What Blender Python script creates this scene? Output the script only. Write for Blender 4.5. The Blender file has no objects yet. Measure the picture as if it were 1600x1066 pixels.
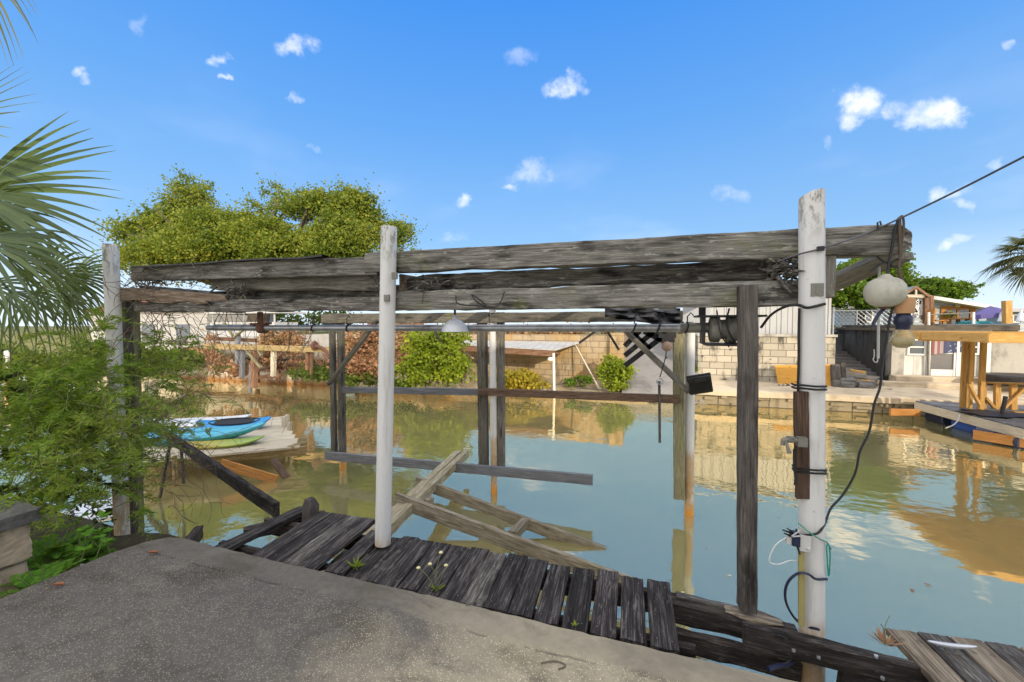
import bpy, math, random
import numpy as np
from mathutils import Vector, Matrix, noise, Quaternion
random.seed(7); RNG = np.random.default_rng(7)
R = math.radians
S = bpy.context.scene
COL = S.collection

# ------------------------------------------------------------------ camera
CAM_H = 2.35; YAW = R(17.5); FPX = 622.0; PITCH = math.atan(24.5/FPX)
cd = bpy.data.cameras.new('camera'); cam = bpy.data.objects.new('camera', cd); COL.objects.link(cam)
cd.sensor_width = 36; cd.lens = 36*FPX/1600; cd.clip_start = .05; cd.clip_end = 2000
cam.location = (0, 0, CAM_H); cam.rotation_euler = (R(90)-PITCH, 0, YAW)
S.camera = cam

# ------------------------------------------------------------------ node helpers
def mk(t, typ, i=None, **kw):
    n = t.nodes.new(typ)
    for k, v in kw.items(): setattr(n, k, v)
    for k, v in (i or {}).items():
        s = n.inputs[k]
        if isinstance(v, bpy.types.NodeSocket): t.links.new(v, s)
        else: s.default_value = v
    return n
def math_(t, op, a, b=0.0, c=0.0, clamp=False):
    return mk(t, 'ShaderNodeMath', {0: a, 1: b, 2: c}, operation=op, use_clamp=clamp).outputs[0]
def c4(c): return c if isinstance(c, bpy.types.NodeSocket) else (c[0], c[1], c[2], 1)
def mix(t, f, a, b, mode='MIX'):
    n = mk(t, 'ShaderNodeMix', data_type='RGBA', blend_type=mode)
    for k, v in ((0, f), (6, c4(a)), (7, c4(b))):
        if isinstance(v, bpy.types.NodeSocket): t.links.new(v, n.inputs[k])
        else: n.inputs[k].default_value = v
    return n.outputs[2]
def ramp(t, f, stops):
    n = mk(t, 'ShaderNodeValToRGB', {0: f}); e = n.color_ramp.elements
    while len(e) < len(stops): e.new(.5)
    for k, (p, c) in enumerate(stops):
        e[k].position = p; e[k].color = (c, c, c, 1) if isinstance(c, (int, float)) else (*c, 1)
    return n.outputs[0]
def sstep(t, x, lo, hi):
    return mk(t, 'ShaderNodeMapRange', {0: x, 1: lo, 2: hi, 3: 0.0, 4: 1.0}, interpolation_type='SMOOTHSTEP').outputs[0]
def vmul(t, v, s): return mk(t, 'ShaderNodeVectorMath', {0: v, 1: s}, operation='MULTIPLY').outputs[0]
def vadd(t, v, s): return mk(t, 'ShaderNodeVectorMath', {0: v, 1: s}, operation='ADD').outputs[0]
def noi(t, v, scale, detail=4, rough=.55, dist=0):
    return mk(t, 'ShaderNodeTexNoise', {'Vector': v, 'Scale': scale, 'Detail': detail, 'Roughness': rough, 'Distortion': dist}).outputs[0]

# ------------------------------------------------------------------ sun and sky
SUN = Vector((.60, -.80, math.tan(R(18)))).normalized()
ld = bpy.data.lights.new('sun', 'SUN'); sun = bpy.data.objects.new('sun', ld); COL.objects.link(sun)
ld.energy = 2.75; ld.angle = R(.8); ld.color = (1, .87, .69)
sun.rotation_euler = SUN.to_track_quat('Z', 'Y').to_euler()
S.view_settings.view_transform = 'Standard'; S.view_settings.look = 'None'
S.view_settings.exposure = 0.5; S.view_settings.gamma = 1

def ray(px, py):
    a = (px-800)/FPX; b = -(py-533)/FPX
    Rv = Vector((math.cos(YAW), math.sin(YAW), 0)); Fh = Vector((-math.sin(YAW), math.cos(YAW), 0))
    c, s = math.cos(PITCH), math.sin(PITCH)
    return Rv*a + (Fh*s + Vector((0, 0, c)))*b + Fh*c + Vector((0, 0, -s))
def aY(px, py, Y):
    d = ray(px, py); t = Y/d.y; return Vector((d.x*t, Y, CAM_H+d.z*t))
def aZ(px, py, Z):
    d = ray(px, py); t = (Z-CAM_H)/d.z; return Vector((d.x*t, d.y*t, Z))
def aX(px, py, X):
    d = ray(px, py); t = X/d.x; return Vector((X, d.y*t, CAM_H+d.z*t))
def aD(px, py, D):
    d = ray(px, py); return Vector((0, 0, CAM_H)) + d*D

def make_world():
    w = bpy.data.worlds.new("World"); S.world = w; w.use_nodes = True; t = w.node_tree; t.nodes.clear()
    sky = mk(t, 'ShaderNodeTexSky', sky_type='NISHITA', sun_disc=False, sun_elevation=R(18), sun_rotation=math.atan2(SUN.x, SUN.y),
             air_density=1.0, dust_density=.6, ozone_density=2.2, altitude=0)
    hs = mk(t, 'ShaderNodeHueSaturation', {'Hue': .497, 'Saturation': 1.28, 'Value': 1.0, 'Color': sky.outputs[0]}).outputs[0]
    d = mk(t, 'ShaderNodeTexCoord').outputs['Generated']
    el0 = mk(t, 'ShaderNodeSeparateXYZ', {0: d}).outputs[2]
    az = ramp(t, el0, [(.0, (.66, .84, .98)), (.07, (.50, .76, 1.0)), (.20, (.32, .61, 1.0)), (.42, (.165, .455, .98)), (.62, (.075, .345, .97)), (1., (.07, .30, .92))])
    hs = mix(t, .88, hs, vmul(t, az, (7.0, 7.0, 7.2)))
    sep = mk(t, 'ShaderNodeSeparateXYZ', {0: d})
    el = sep.outputs[2]
    nz = noi(t, d, 17, 5, .6)
    nz2 = noi(t, d, 38, 4, .6)
    nn = math_(t, 'ADD', math_(t, 'MULTIPLY', math_(t, 'SUBTRACT', nz, .5), 2.6), math_(t, 'MULTIPLY', math_(t, 'SUBTRACT', nz2, .5), 2.6))
    total = None
    wn = mk(t, 'ShaderNodeTexNoise', {'Vector': d, 'Scale': 26., 'Detail': 4., 'Roughness': .55}).outputs[1]
    wn = mk(t, 'ShaderNodeVectorMath', {0: wn, 1: (.5, .5, .5)}, operation='SUBTRACT').outputs[0]
    dw = vadd(t, d, vmul(t, wn, (.055, .055, .04)))
    clouds = [(462,68,26,15,.9),(445,72,9,8,.5),(342,94,15,10,.8),(352,124,7,5,.5),(122,112,16,9,.8),(136,124,12,10,.7),(808,90,22,14,.35),
              (882,135,30,17,.9),(903,122,15,12,.8),(1340,160,34,26,1),(1330,188,20,14,.8),(1395,172,28,15,.8),(1450,178,38,22,.95),(1490,176,20,24,.9),(1430,190,28,12,.8),
              (835,270,34,18,.45),(797,291,13,7,.5),(726,314,13,10,.8),(1138,304,26,11,.35),(1470,302,16,11,.7),(1500,300,20,10,.5),(1510,323,9,10,.5),
              (1478,383,14,9,.8),(1500,373,18,8,.6),(1572,68,14,9,.5),(452,155,12,6,.4),(222,42,10,14,.25),(1560,255,14,6,.4),(705,370,22,9,.3),(1295,220,9,6,.3),
              (490,232,10,5,.3)]
    for (px, py, rx, ry, st) in clouds:
        c = ray(px, py).normalized()
        e1 = (ray(px+1, py).normalized()-c); k1 = 1/e1.length; e1.normalize()
        e2 = (ray(px, py-1).normalized()-c); k2 = 1/e2.length; e2.normalize()
        g = e1.dot(e2); q = 1-g*g; e1, e2 = (e1-e2*g)/q, (e2-e1*g)/q
        df = mk(t, 'ShaderNodeVectorMath', {0: dw, 1: tuple(c)}, operation='SUBTRACT').outputs[0]
        u = mk(t, 'ShaderNodeVectorMath', {0: df, 1: tuple(e1*(k1/(rx*1.25)))}, operation='DOT_PRODUCT').outputs['Value']
        v = mk(t, 'ShaderNodeVectorMath', {0: df, 1: tuple(e2*(k2/(ry*1.25)))}, operation='DOT_PRODUCT').outputs['Value']
        r2 = math_(t, 'ADD', math_(t, 'MULTIPLY', u, u), math_(t, 'MULTIPLY', v, v))
        # a soft, noisy puff
        m = math_(t, 'MULTIPLY', sstep(t, math_(t, 'ADD', math_(t, 'SUBTRACT', 1.0, r2), nn), -.2, 1.9), sstep(t, r2, 2.6, .0))
        m = math_(t, 'MULTIPLY', m, st*.92)
        total = m if total is None else math_(t, 'MAXIMUM', total, m)
    # thin pale cloud near the horizon; bright cloud added out of view, overhead and behind, to lift ambient light
    hz = sstep(t, el, .20, -.02)
    hz = math_(t, 'MULTIPLY', hz, .55)
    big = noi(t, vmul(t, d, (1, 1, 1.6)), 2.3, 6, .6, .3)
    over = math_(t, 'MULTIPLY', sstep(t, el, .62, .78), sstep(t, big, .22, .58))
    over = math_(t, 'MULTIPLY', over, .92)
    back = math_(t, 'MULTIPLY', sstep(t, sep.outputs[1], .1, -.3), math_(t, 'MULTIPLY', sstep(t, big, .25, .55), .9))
    veil = math_(t, 'MULTIPLY', math_(t, 'MULTIPLY', sstep(t, noi(t, vmul(t, d, (1, 1, 2.5)), 3.1, 4, .5), .5, .75), .16), sstep(t, el, .5, .2))
    col = mix(t, hz, hs, (8.2, 9.0, 10.0))
    col = mix(t, veil, col, (8.5, 9.0, 10.0))
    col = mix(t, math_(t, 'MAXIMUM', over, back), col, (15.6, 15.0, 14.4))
    col = mix(t, total, col, (9.6, 9.5, 9.8))
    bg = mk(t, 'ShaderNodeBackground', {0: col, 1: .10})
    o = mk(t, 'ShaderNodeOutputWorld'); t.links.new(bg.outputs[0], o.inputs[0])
make_world()

# ------------------------------------------------------------------ object helpers
WM = {}
def T(v): return Matrix.Translation(Vector(v))
def link(o, parent=None, M=None):
    COL.objects.link(o)
    M = M if M is not None else Matrix.Identity(4)
    if parent is not None:
        o.parent = parent; o.matrix_basis = WM[parent.name].inverted() @ M
    else: o.matrix_basis = M
    WM[o.name] = M
    return o
def tag(o, label=None, cat=None, group=None, kind=None):
    if label: o['label'] = label
    if cat: o['category'] = cat
    if group: o['group'] = group
    if kind: o['kind'] = kind
    return o
def empty(name, loc, label, cat, group=None):
    o = bpy.data.objects.new(name, None); o.empty_display_size = .1
    link(o, None, T(loc)); return tag(o, label, cat, group)
class MB:
    def __init__(s): s.v = []; s.f = []; s.mi = []
    def add(s, vs, fs, m=0):
        k = len(s.v); s.v += [tuple(v) for v in vs]; s.f += [tuple(i+k for i in f) for f in fs]; s.mi += [m]*len(fs); return s
    def box(s, lo, hi, m=0):
        (a, b, c), (d, e, f) = lo, hi
        return s.add([(a,b,c),(d,b,c),(d,e,c),(a,e,c),(a,b,f),(d,b,f),(d,e,f),(a,e,f)],
              [(0,3,2,1),(4,5,6,7),(0,1,5,4),(1,2,6,5),(2,3,7,6),(3,0,4,7)], m)
    def bar(s, a, b, w, h, up=(0,0,1), m=0):
        a, b = Vector(a), Vector(b); x = (b-a).normalized(); up = Vector(up)
        if abs(x.dot(up)) > .98: up = Vector((0, 1, 0))
        y = up.cross(x).normalized()*w/2; z = x.cross(y).normalized()*h/2
        vs = [p+q for p in (a, b) for q in (-y-z, y-z, y+z, -y+z)]
        return s.add(vs, [(0,3,2,1),(4,5,6,7),(0,1,5,4),(1,2,6,5),(2,3,7,6),(3,0,4,7)], m)
    def tube(s, pts, r, n=8, cap=True, m=0):
        pts = [Vector(p) for p in pts]
        rs = r if isinstance(r, (list, tuple)) else [r]*len(pts)
        t0 = (pts[1]-pts[0]).normalized(); u = t0.orthogonal().normalized(); vs = []; prev = t0
        for k, p in enumerate(pts):
            tg = (pts[min(k+1, len(pts)-1)]-pts[max(k-1, 0)])
            if tg.length < 1e-9: tg = prev.copy()
            tg.normalize(); u = prev.rotation_difference(tg) @ u; u = (u - tg*u.dot(tg)).normalized(); w = tg.cross(u); prev = tg
            for j in range(n):
                a = 2*math.pi*j/n; vs.append(p + (u*math.cos(a)+w*math.sin(a))*rs[k])
        fs = []
        for k in range(len(pts)-1):
            for j in range(n):
                a, b = k*n+j, k*n+(j+1) % n; fs.append((a, b, b+n, a+n))
        if cap: fs.append(tuple(range(n-1, -1, -1))); fs.append(tuple(range((len(pts)-1)*n, len(pts)*n)))
        return s.add(vs, fs, m)
    def lathe(s, c, prof, n=20, sx=1, m=0, wob=0):
        vs = []; c = Vector(c)
        for (r, z) in prof:
            for j in range(n):
                a = 2*math.pi*j/n
                q = 1 + (wob*noise.noise(Vector((math.cos(a)*2, math.sin(a)*2, z*18))) if wob else 0)
                vs.append(c+Vector((r*math.cos(a)*sx*q, r*math.sin(a)*q, z)))
        fs = []
        for k in range(len(prof)-1):
            for j in range(n):
                a, b = k*n+j, k*n+(j+1) % n; fs.append((a, b, b+n, a+n))
        return s.add(vs, fs, m)
    def build(s, name, mats, parent=None, M=None, smooth=None):
        me = bpy.data.meshes.new(name); me.from_pydata(s.v, [], s.f)
        for m in (mats if isinstance(mats, (list, tuple)) else [mats]): me.materials.append(m)
        if len(me.materials) > 1: me.polygons.foreach_set('material_index', s.mi)
        if smooth:
            me.polygons.foreach_set('use_smooth', [True]*len(me.polygons))
            me.set_sharp_from_angle(angle=R(smooth))
        me.update()
        return link(bpy.data.objects.new(name, me), parent, M)
    # world-space vertices under a frame placed at the thing itself
    def at(s, name, mats, loc, parent=None, smooth=None):
        L = Vector(loc); s.v = [tuple(Vector(v)-L) for v in s.v]
        return s.build(name, mats, parent, T(L), smooth)
def bez(pts, n=8):
    """Catmull-Rom through pts"""
    P = [Vector(p) for p in pts]; P = [2*P[0]-P[1]]+P+[2*P[-1]-P[-2]]; out = []
    for k in range(1, len(P)-2):
        for j in range(n):
            t = j/n; a, b, c, d = P[k-1:k+3]
            out.append(.5*((2*b)+(c-a)*t+(2*a-5*b+4*c-d)*t*t+(-a+3*b-3*c+d)*t**3))
    return out+[P[-2]]
SEED = [0]
def board(name, a, b, w, h, mat, parent=None, up=(0,0,1), rough=.002, erode=0, seg=.06, rot0=0, rot1=0, bow=0, cup=0, nr=3):
    """a worn timber from a to b; local X runs along the grain, w across (local Y), h along up (local Z)"""
    a, b = Vector(a), Vector(b); L = (b-a).length; x = (b-a).normalized(); up = Vector(up)
    if abs(x.dot(up)) > .98: up = Vector((0, 1, 0))
    y = up.cross(x).normalized(); z = x.cross(y)
    M = Matrix(((x.x, y.x, z.x, a.x), (x.y, y.y, z.y, a.y), (x.z, y.z, z.z, a.z), (0, 0, 0, 1)))
    SEED[0] += 1; sd = SEED[0]*7.31
    ring = []; N = nr
    c = min(.12*min(w, h), .006)
    for k in range(N+1): ring.append((-w/2+c+(w-2*c)*k/N, -h/2))
    for k in range(N+1): ring.append((w/2, -h/2+c+(h-2*c)*k/N))
    for k in range(N+1): ring.append((w/2-c-(w-2*c)*k/N, h/2))
    for k in range(N+1): ring.append((-w/2, h/2-c-(h-2*c)*k/N))
    n = len(ring); m = max(2, int(L/seg)); vs = []
    for i in range(m+1):
        X = L*i/m
        for (yy, zz) in ring:
            d = noise.noise(Vector((X*5+sd, yy*30, zz*30)))*rough + noise.noise(Vector((X*22+sd, yy*90, zz*90)))*rough*.6
            py = yy*(1+d/(w/2)); pz = zz*(1+d/(h/2))
            if erode:
                e = max(0, noise.noise(Vector((X*3.1+sd, yy*9, 4.7)))+.15)*erode + max(0, noise.noise(Vector((X*11+sd, yy*20, 9.1))))*erode*.5
                pz += e*max(0, .5-zz/h)
                e2 = max(0, noise.noise(Vector((X*2.3+sd, 11.7, yy*9)))-.1)*erode*.8
                pz -= e2*max(0, .5+zz/h)
            sc = 1.0; dx = 0
            if rot0 and X < rot0: q = 1-X/rot0; sc = 1-q*.55*(.6+.8*abs(noise.noise(Vector((sd, yy*40, zz*40))))); 
            if rot1 and X > L-rot1: q = 1-(L-X)/rot1; sc = 1-q*.55*(.6+.8*abs(noise.noise(Vector((sd+3, yy*40, zz*40)))))
            if i in (0, m): dx = noise.noise(Vector((sd+i, yy*50, zz*50)))*(.004+rough+.05*(rot0 if i == 0 else rot1))
            pz += bow*4*(X/L)*(1-X/L) + cup*((yy/(w/2))**2)
            vs.append((X+dx, py*sc, pz*sc))
    fs = []
    for i in range(m):
        for j in range(n):
            p, q = i*n+j, i*n+(j+1) % n; fs.append((p, q, q+n, p+n))
    fs.append(tuple(range(n-1, -1, -1))); fs.append(tuple(range(m*n, (m+1)*n)))
    mb = MB().add(vs, fs)
    return mb.build(name, mat, parent, M, smooth=38)
def quads(name, P, U, V, mat, parent=None, loc=(0,0,0), tip=0.25):
    """many leaf faces: centre base P, length vector U, half width vector V  (numpy n,3) - a kite per leaf"""
    n = len(P); L = np.array(loc)
    vs = np.empty((n, 4, 3)); vs[:, 0] = P-L; vs[:, 1] = P+U*.45+V-L; vs[:, 2] = P+U-L; vs[:, 3] = P+U*.45-V-L
    me = bpy.data.meshes.new(name); me.vertices.add(n*4); me.loops.add(n*4); me.polygons.add(n)
    me.vertices.foreach_set('co', vs.reshape(-1)); me.loops.foreach_set('vertex_index', np.arange(n*4, dtype=np.int32))
    me.polygons.foreach_set('loop_start', np.arange(0, n*4, 4, dtype=np.int32))
    me.update(calc_edges=True); me.validate(); me.materials.append(mat)
    return link(bpy.data.objects.new(name, me), parent, T(loc))
def rdir(n):
    v = RNG.normal(size=(n, 3)); return v/np.linalg.norm(v, axis=1, keepdims=True)
def nrm(v): return v/np.maximum(np.linalg.norm(v, axis=1, keepdims=True), 1e-9)

# ------------------------------------------------------------------ materials
def newmat(name):
    m = bpy.data.materials.new(name); m.use_nodes = True; t = m.node_tree; t.nodes.clear()
    p = mk(t, 'ShaderNodeBsdfPrincipled'); o = mk(t, 'ShaderNodeOutputMaterial'); t.links.new(p.outputs[0], o.inputs[0])
    return m, t, p, o
def put(t, p, k, v):
    if isinstance(v, bpy.types.NodeSocket): t.links.new(v, p.inputs[k])
    else: p.inputs[k].default_value = v
def bump(t, p, h, st=.4, dist=.01):
    b = mk(t, 'ShaderNodeBump', {'Strength': st, 'Distance': dist, 'Height': h}); t.links.new(b.outputs[0], p.inputs['Normal'])
def obj_coord(t):
    tc = mk(t, 'ShaderNodeTexCoord'); oi = mk(t, 'ShaderNodeObjectInfo')
    off = math_(t, 'MULTIPLY', oi.outputs['Random'], 60)
    return vadd(t, tc.outputs['Object'], mk(t, 'ShaderNodeCombineXYZ', {0: off, 1: off, 2: off}).outputs[0]), oi.outputs['Random'], tc.outputs['Object']
def wood(name, dark, mid, light, lichen=0., moss=0., rot=.3, var=.25, rough=.85, knots=0., wet=0., grain=1., nails=False, old=False):
    m, t, p, o = newmat(name); v, rnd, raw = obj_coord(t)
    gv = math_(t, 'MULTIPLY_ADD', rnd, .8, .6); gvv = mk(t, 'ShaderNodeCombineXYZ', {0: math_(t, 'MULTIPLY_ADD', rnd, 1.6, .6), 1: gv, 2: gv}).outputs[0]
    g = noi(t, mk(t, 'ShaderNodeVectorMath', {0: vmul(t, v, (1.4, 22, 22)), 1: gvv}, operation='MULTIPLY').outputs[0], 2.2*grain, 6, .65, .5)
    g2 = noi(t, vmul(t, v, (2.5, 95, 95)), 2.0*grain, 4, .6)
    blot = noi(t, vmul(t, v, (1.0, 3.2, 3.2)), 2.6, 5, .6)
    f = math_(t, 'ADD', math_(t, 'MULTIPLY', g, .55), math_(t, 'MULTIPLY', g2, .45))
    col = ramp(t, f, [(.37, dark), (.50, mid), (.63, light)])
    col = mix(t, math_(t, 'MULTIPLY', sstep(t, blot, .52, .70), rot*2.2, clamp=True), col, tuple(c*.45 for c in dark))
    if lichen:
        l = noi(t, vmul(t, v, (1.6, 6, 6)), 7, 6, .68)
        col = mix(t, math_(t, 'MULTIPLY', sstep(t, l, .56, .66), lichen), col, (.42, .42, .36))
    if moss:
        l = noi(t, v, 3.2, 5, .6)
        col = mix(t, math_(t, 'MULTIPLY', sstep(t, l, .55, .72), moss), col, (.17, .18, .04))
    if knots:
        k = mk(t, 'ShaderNodeTexVoronoi', {'Vector': vmul(t, v, (2.2, 7, 7)), 'Scale': 1.0})
        col = mix(t, math_(t, 'MULTIPLY', sstep(t, k.outputs['Distance'], .16, .05), knots), col, (.14, .06, .02))
    if old:
        k = mk(t, 'ShaderNodeTexVoronoi', {'Vector': vmul(t, v, (1.7, 9, 9)), 'Scale': 1.0})
        col = mix(t, math_(t, 'MULTIPLY', sstep(t, k.outputs['Distance'], .20, .08), .75), col, tuple(c*.35 for c in dark))
        sp = noi(t, vmul(t, v, (.5, 2, 2)), 1.9, 3, .5); col = mix(t, math_(t, 'MULTIPLY', sstep(t, sp, .50, .72), .35), col, tuple(min(1, c*1.5) for c in mid))
    if nails:
        q = mk(t, 'ShaderNodeSeparateXYZ', {0: raw}); xm = math_(t, 'SUBTRACT', math_(t, 'FRACT', math_(t, 'DIVIDE', math_(t, 'ADD', q.outputs[0], -.055), .43)), 0.0)
        xd = math_(t, 'MULTIPLY', math_(t, 'MINIMUM', xm, math_(t, 'SUBTRACT', 1., xm)), .43); yd = math_(t, 'SUBTRACT', math_(t, 'ABSOLUTE', q.outputs[1]), .036)
        rr = math_(t, 'SQRT', math_(t, 'ADD', math_(t, 'MULTIPLY', xd, xd), math_(t, 'MULTIPLY', yd, yd)))
        col = mix(t, math_(t, 'MULTIPLY', sstep(t, rr, .016, .004), .5), col, (.012, .009, .008)); col = mix(t, sstep(t, rr, .0048, .0036), col, (.16, .14, .13))
    vv = math_(t, 'ADD', 1-var, math_(t, 'MULTIPLY', rnd, 2*var))
    col = mix(t, 1.0, col, mk(t, 'ShaderNodeCombineXYZ', {0: vv, 1: vv, 2: vv}).outputs[0], 'MULTIPLY')
    put(t, p, 'Base Color', col); p.inputs['Roughness'].default_value = rough; p.inputs['Specular IOR Level'].default_value = .25
    # drying cracks along the grain
    ck = noi(t, vmul(t, v, (.8, 30, 30)), 3.0, 3, .5, .8)
    h = math_(t, 'ADD', math_(t, 'MULTIPLY', f, .8), math_(t, 'MULTIPLY', sstep(t, math_(t, 'ABSOLUTE', math_(t, 'SUBTRACT', ck, .5)), .0, .03), .5))
    bump(t, p, h, .7, .006)
    return m
def plain(name, col, rough=.5, var=.15, scale=8, metal=0., spec=.4, dirt=None, dirtamt=0., bmp=0.):
    m, t, p, o = newmat(name); v, rnd, raw = obj_coord(t)
    n = noi(t, v, scale, 5, .6)
    c = mix(t, n, tuple(x*(1-var) for x in col), tuple(min(1, x*(1+var)) for x in col))
    if dirt: c = mix(t, math_(t, 'MULTIPLY', sstep(t, noi(t, v, scale*.6, 6, .65), .48, .68), dirtamt), c, dirt)
    put(t, p, 'Base Color', c); p.inputs['Roughness'].default_value = rough; p.inputs['Metallic'].default_value = metal
    p.inputs['Specular IOR Level'].default_value = spec
    if bmp: bump(t, p, n, bmp, .01)
    return m
def leafmat(name, cols, trans=.35, rough=.55, spec=.3):
    m, t, p, o = newmat(name)
    ri = mk(t, 'ShaderNodeNewGeometry').outputs['Random Per Island']
    tc = mk(t, 'ShaderNodeTexCoord').outputs['Object']
    n = noi(t, tc, .9, 3, .6)
    f = math_(t, 'ADD', math_(t, 'MULTIPLY', ri, .6), math_(t, 'MULTIPLY', sstep(t, n, .3, .7), .4))
    st = [(k/(len(cols)-1)*.9+.05, c) for k, c in enumerate(cols)]
    col = ramp(t, f, st)
    put(t, p, 'Base Color', col); p.inputs['Roughness'].default_value = rough; p.inputs['Specular IOR Level'].default_value = spec
    tr = mk(t, 'ShaderNodeBsdfTranslucent', {0: mix(t, .5, col, (.30, .34, .03), 'MIX')})
    ms = mk(t, 'ShaderNodeMixShader', {0: trans, 1: p.outputs[0], 2: tr.outputs[0]})
    t.links.new(ms.outputs[0], o.inputs[0]); return m
def pvc(name, top_grime=True):
    m, t, p, o = newmat(name)
    tc = mk(t, 'ShaderNodeTexCoord').outputs['Object']; z = mk(t, 'ShaderNodeSeparateXYZ', {0: mk(t, 'ShaderNodeNewGeometry').outputs['Position']}).outputs[2]
    n = noi(t, vmul(t, tc, (6, 6, 1.1)), 2.0, 6, .65); n2 = noi(t, vmul(t, tc, (9, 9, 3.5)), 3.3, 6, .7)
    c = mix(t, n, (.53, .525, .50), (.66, .655, .635))
    c = mix(t, math_(t, 'MULTIPLY', sstep(t, noi(t, vmul(t, tc, (5, 5, .5)), 3.0, 5, .6), .52, .66), .45), c, (.36, .33, .27))
    # lichen and mildew streaks at the weathered top, tide rust at the waterline
    g = math_(t, 'MULTIPLY', sstep(t, z, 2.72, 3.0), sstep(t, n2, .47, .60))
    c = mix(t, math_(t, 'MULTIPLY', g, .8), c, (.16, .15, .11))
    sp = sstep(t, noi(t, tc, 38, 3, .6), .66, .74)
    c = mix(t, math_(t, 'MULTIPLY', sp, .5), c, (.28, .22, .14))
    low = math_(t, 'MULTIPLY', sstep(t, z, .95, .35), sstep(t, n2, .42, .56))
    c = mix(t, math_(t, 'MULTIPLY', low, .8), c, (.30, .21, .08))
    base = math_(t, 'MULTIPLY', sstep(t, math_(t, 'ADD', z, math_(t, 'MULTIPLY', n2, .10)), .90, .78), sstep(t, n, .36, .56))
    c = mix(t, math_(t, 'MULTIPLY', base, .75), c, (.42, .25, .10))
    tide = sstep(t, math_(t, 'ADD', z, math_(t, 'MULTIPLY', n2, .12)), .26, .08)
    c = mix(t, tide, c, (.62, .27, .04))
    put(t, p, 'Base Color', c); p.inputs['Roughness'].default_value = .45
    bump(t, p, n2, .12, .004); return m
def blockwall(name, c1, c2, mortar, stain=.5, scale=1., axis='XZ', warm=None):
    """running-bond concrete block courses, 0.4 x 0.2 m"""
    m, t, p, o = newmat(name)
    tc = mk(t, 'ShaderNodeNewGeometry').outputs['Position']; s = mk(t, 'ShaderNodeSeparateXYZ', {0: tc})
    h = math_(t, 'ADD', s.outputs[0], s.outputs[1]) if axis == 'XY' else s.outputs[0]
    v = mk(t, 'ShaderNodeCombineXYZ', {0: h, 1: s.outputs[2], 2: 0}).outputs[0]
    b = mk(t, 'ShaderNodeTexBrick', {'Vector': v, 'Color1': c4(c1), 'Color2': c4(c2), 'Mortar': c4(mortar), 'Scale': 1.0, 'Mortar Size': .011*scale, 'Mortar Smooth': .25,
            'Bias': 0., 'Brick Width': .41*scale, 'Row Height': .2*scale})
    c = b.outputs[0]
    n = noi(t, vmul(t, tc, (1, 1, .45)), 1.7, 7, .68); n2 = noi(t, tc, 14, 5, .6)
    c = mix(t, math_(t, 'MULTIPLY', sstep(t, n, .48, .64), stain), c, (.075, .068, .058))
    n5 = noi(t, vmul(t, tc, (1, 1, .22)), 2.6, 5, .6); c = mix(t, math_(t, 'MULTIPLY', math_(t, 'MULTIPLY', sstep(t, n5, .56, .66), stain), .8), c, (.03, .028, .026))
    hole = mk(t, 'ShaderNodeTexVoronoi', {'Vector': tc, 'Scale': 2.3}); c = mix(t, math_(t, 'MULTIPLY', sstep(t, hole.outputs['Distance'], .13, .07), .7), c, (.05, .045, .04))
    if warm: c = mix(t, math_(t, 'MULTIPLY', sstep(t, noi(t, tc, .7, 4, .6), .40, .62), .8), c, warm)
    c = mix(t, .35, c, mix(t, n2, (.5, .5, .5), (1.3, 1.3, 1.3)), 'MULTIPLY')
    put(t, p, 'Base Color', c); p.inputs['Roughness'].default_value = .92; p.inputs['Specular IOR Level'].default_value = .15
    bump(t, p, math_(t, 'ADD', math_(t, 'MULTIPLY', n2, .5), math_(t, 'SUBTRACT', 1., b.outputs['Fac'])), .6, .015); return m
def concrete(name, a, b, stain=(.05, .048, .045), amt=.5, streak=.5, scale=1.5):
    m, t, p, o = newmat(name); tc = mk(t, 'ShaderNodeNewGeometry').outputs['Position']
    n = noi(t, vmul(t, tc, (1, 1, streak)), scale, 7, .68); n2 = noi(t, tc, 17, 6, .65)
    c = mix(t, n2, a, b); c = mix(t, math_(t, 'MULTIPLY', sstep(t, n, .46, .66), amt), c, stain)
    put(t, p, 'Base Color', c); p.inputs['Roughness'].default_value = .9; p.inputs['Specular IOR Level'].default_value = .2
    bump(t, p, n2, .4, .01); return m
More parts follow.
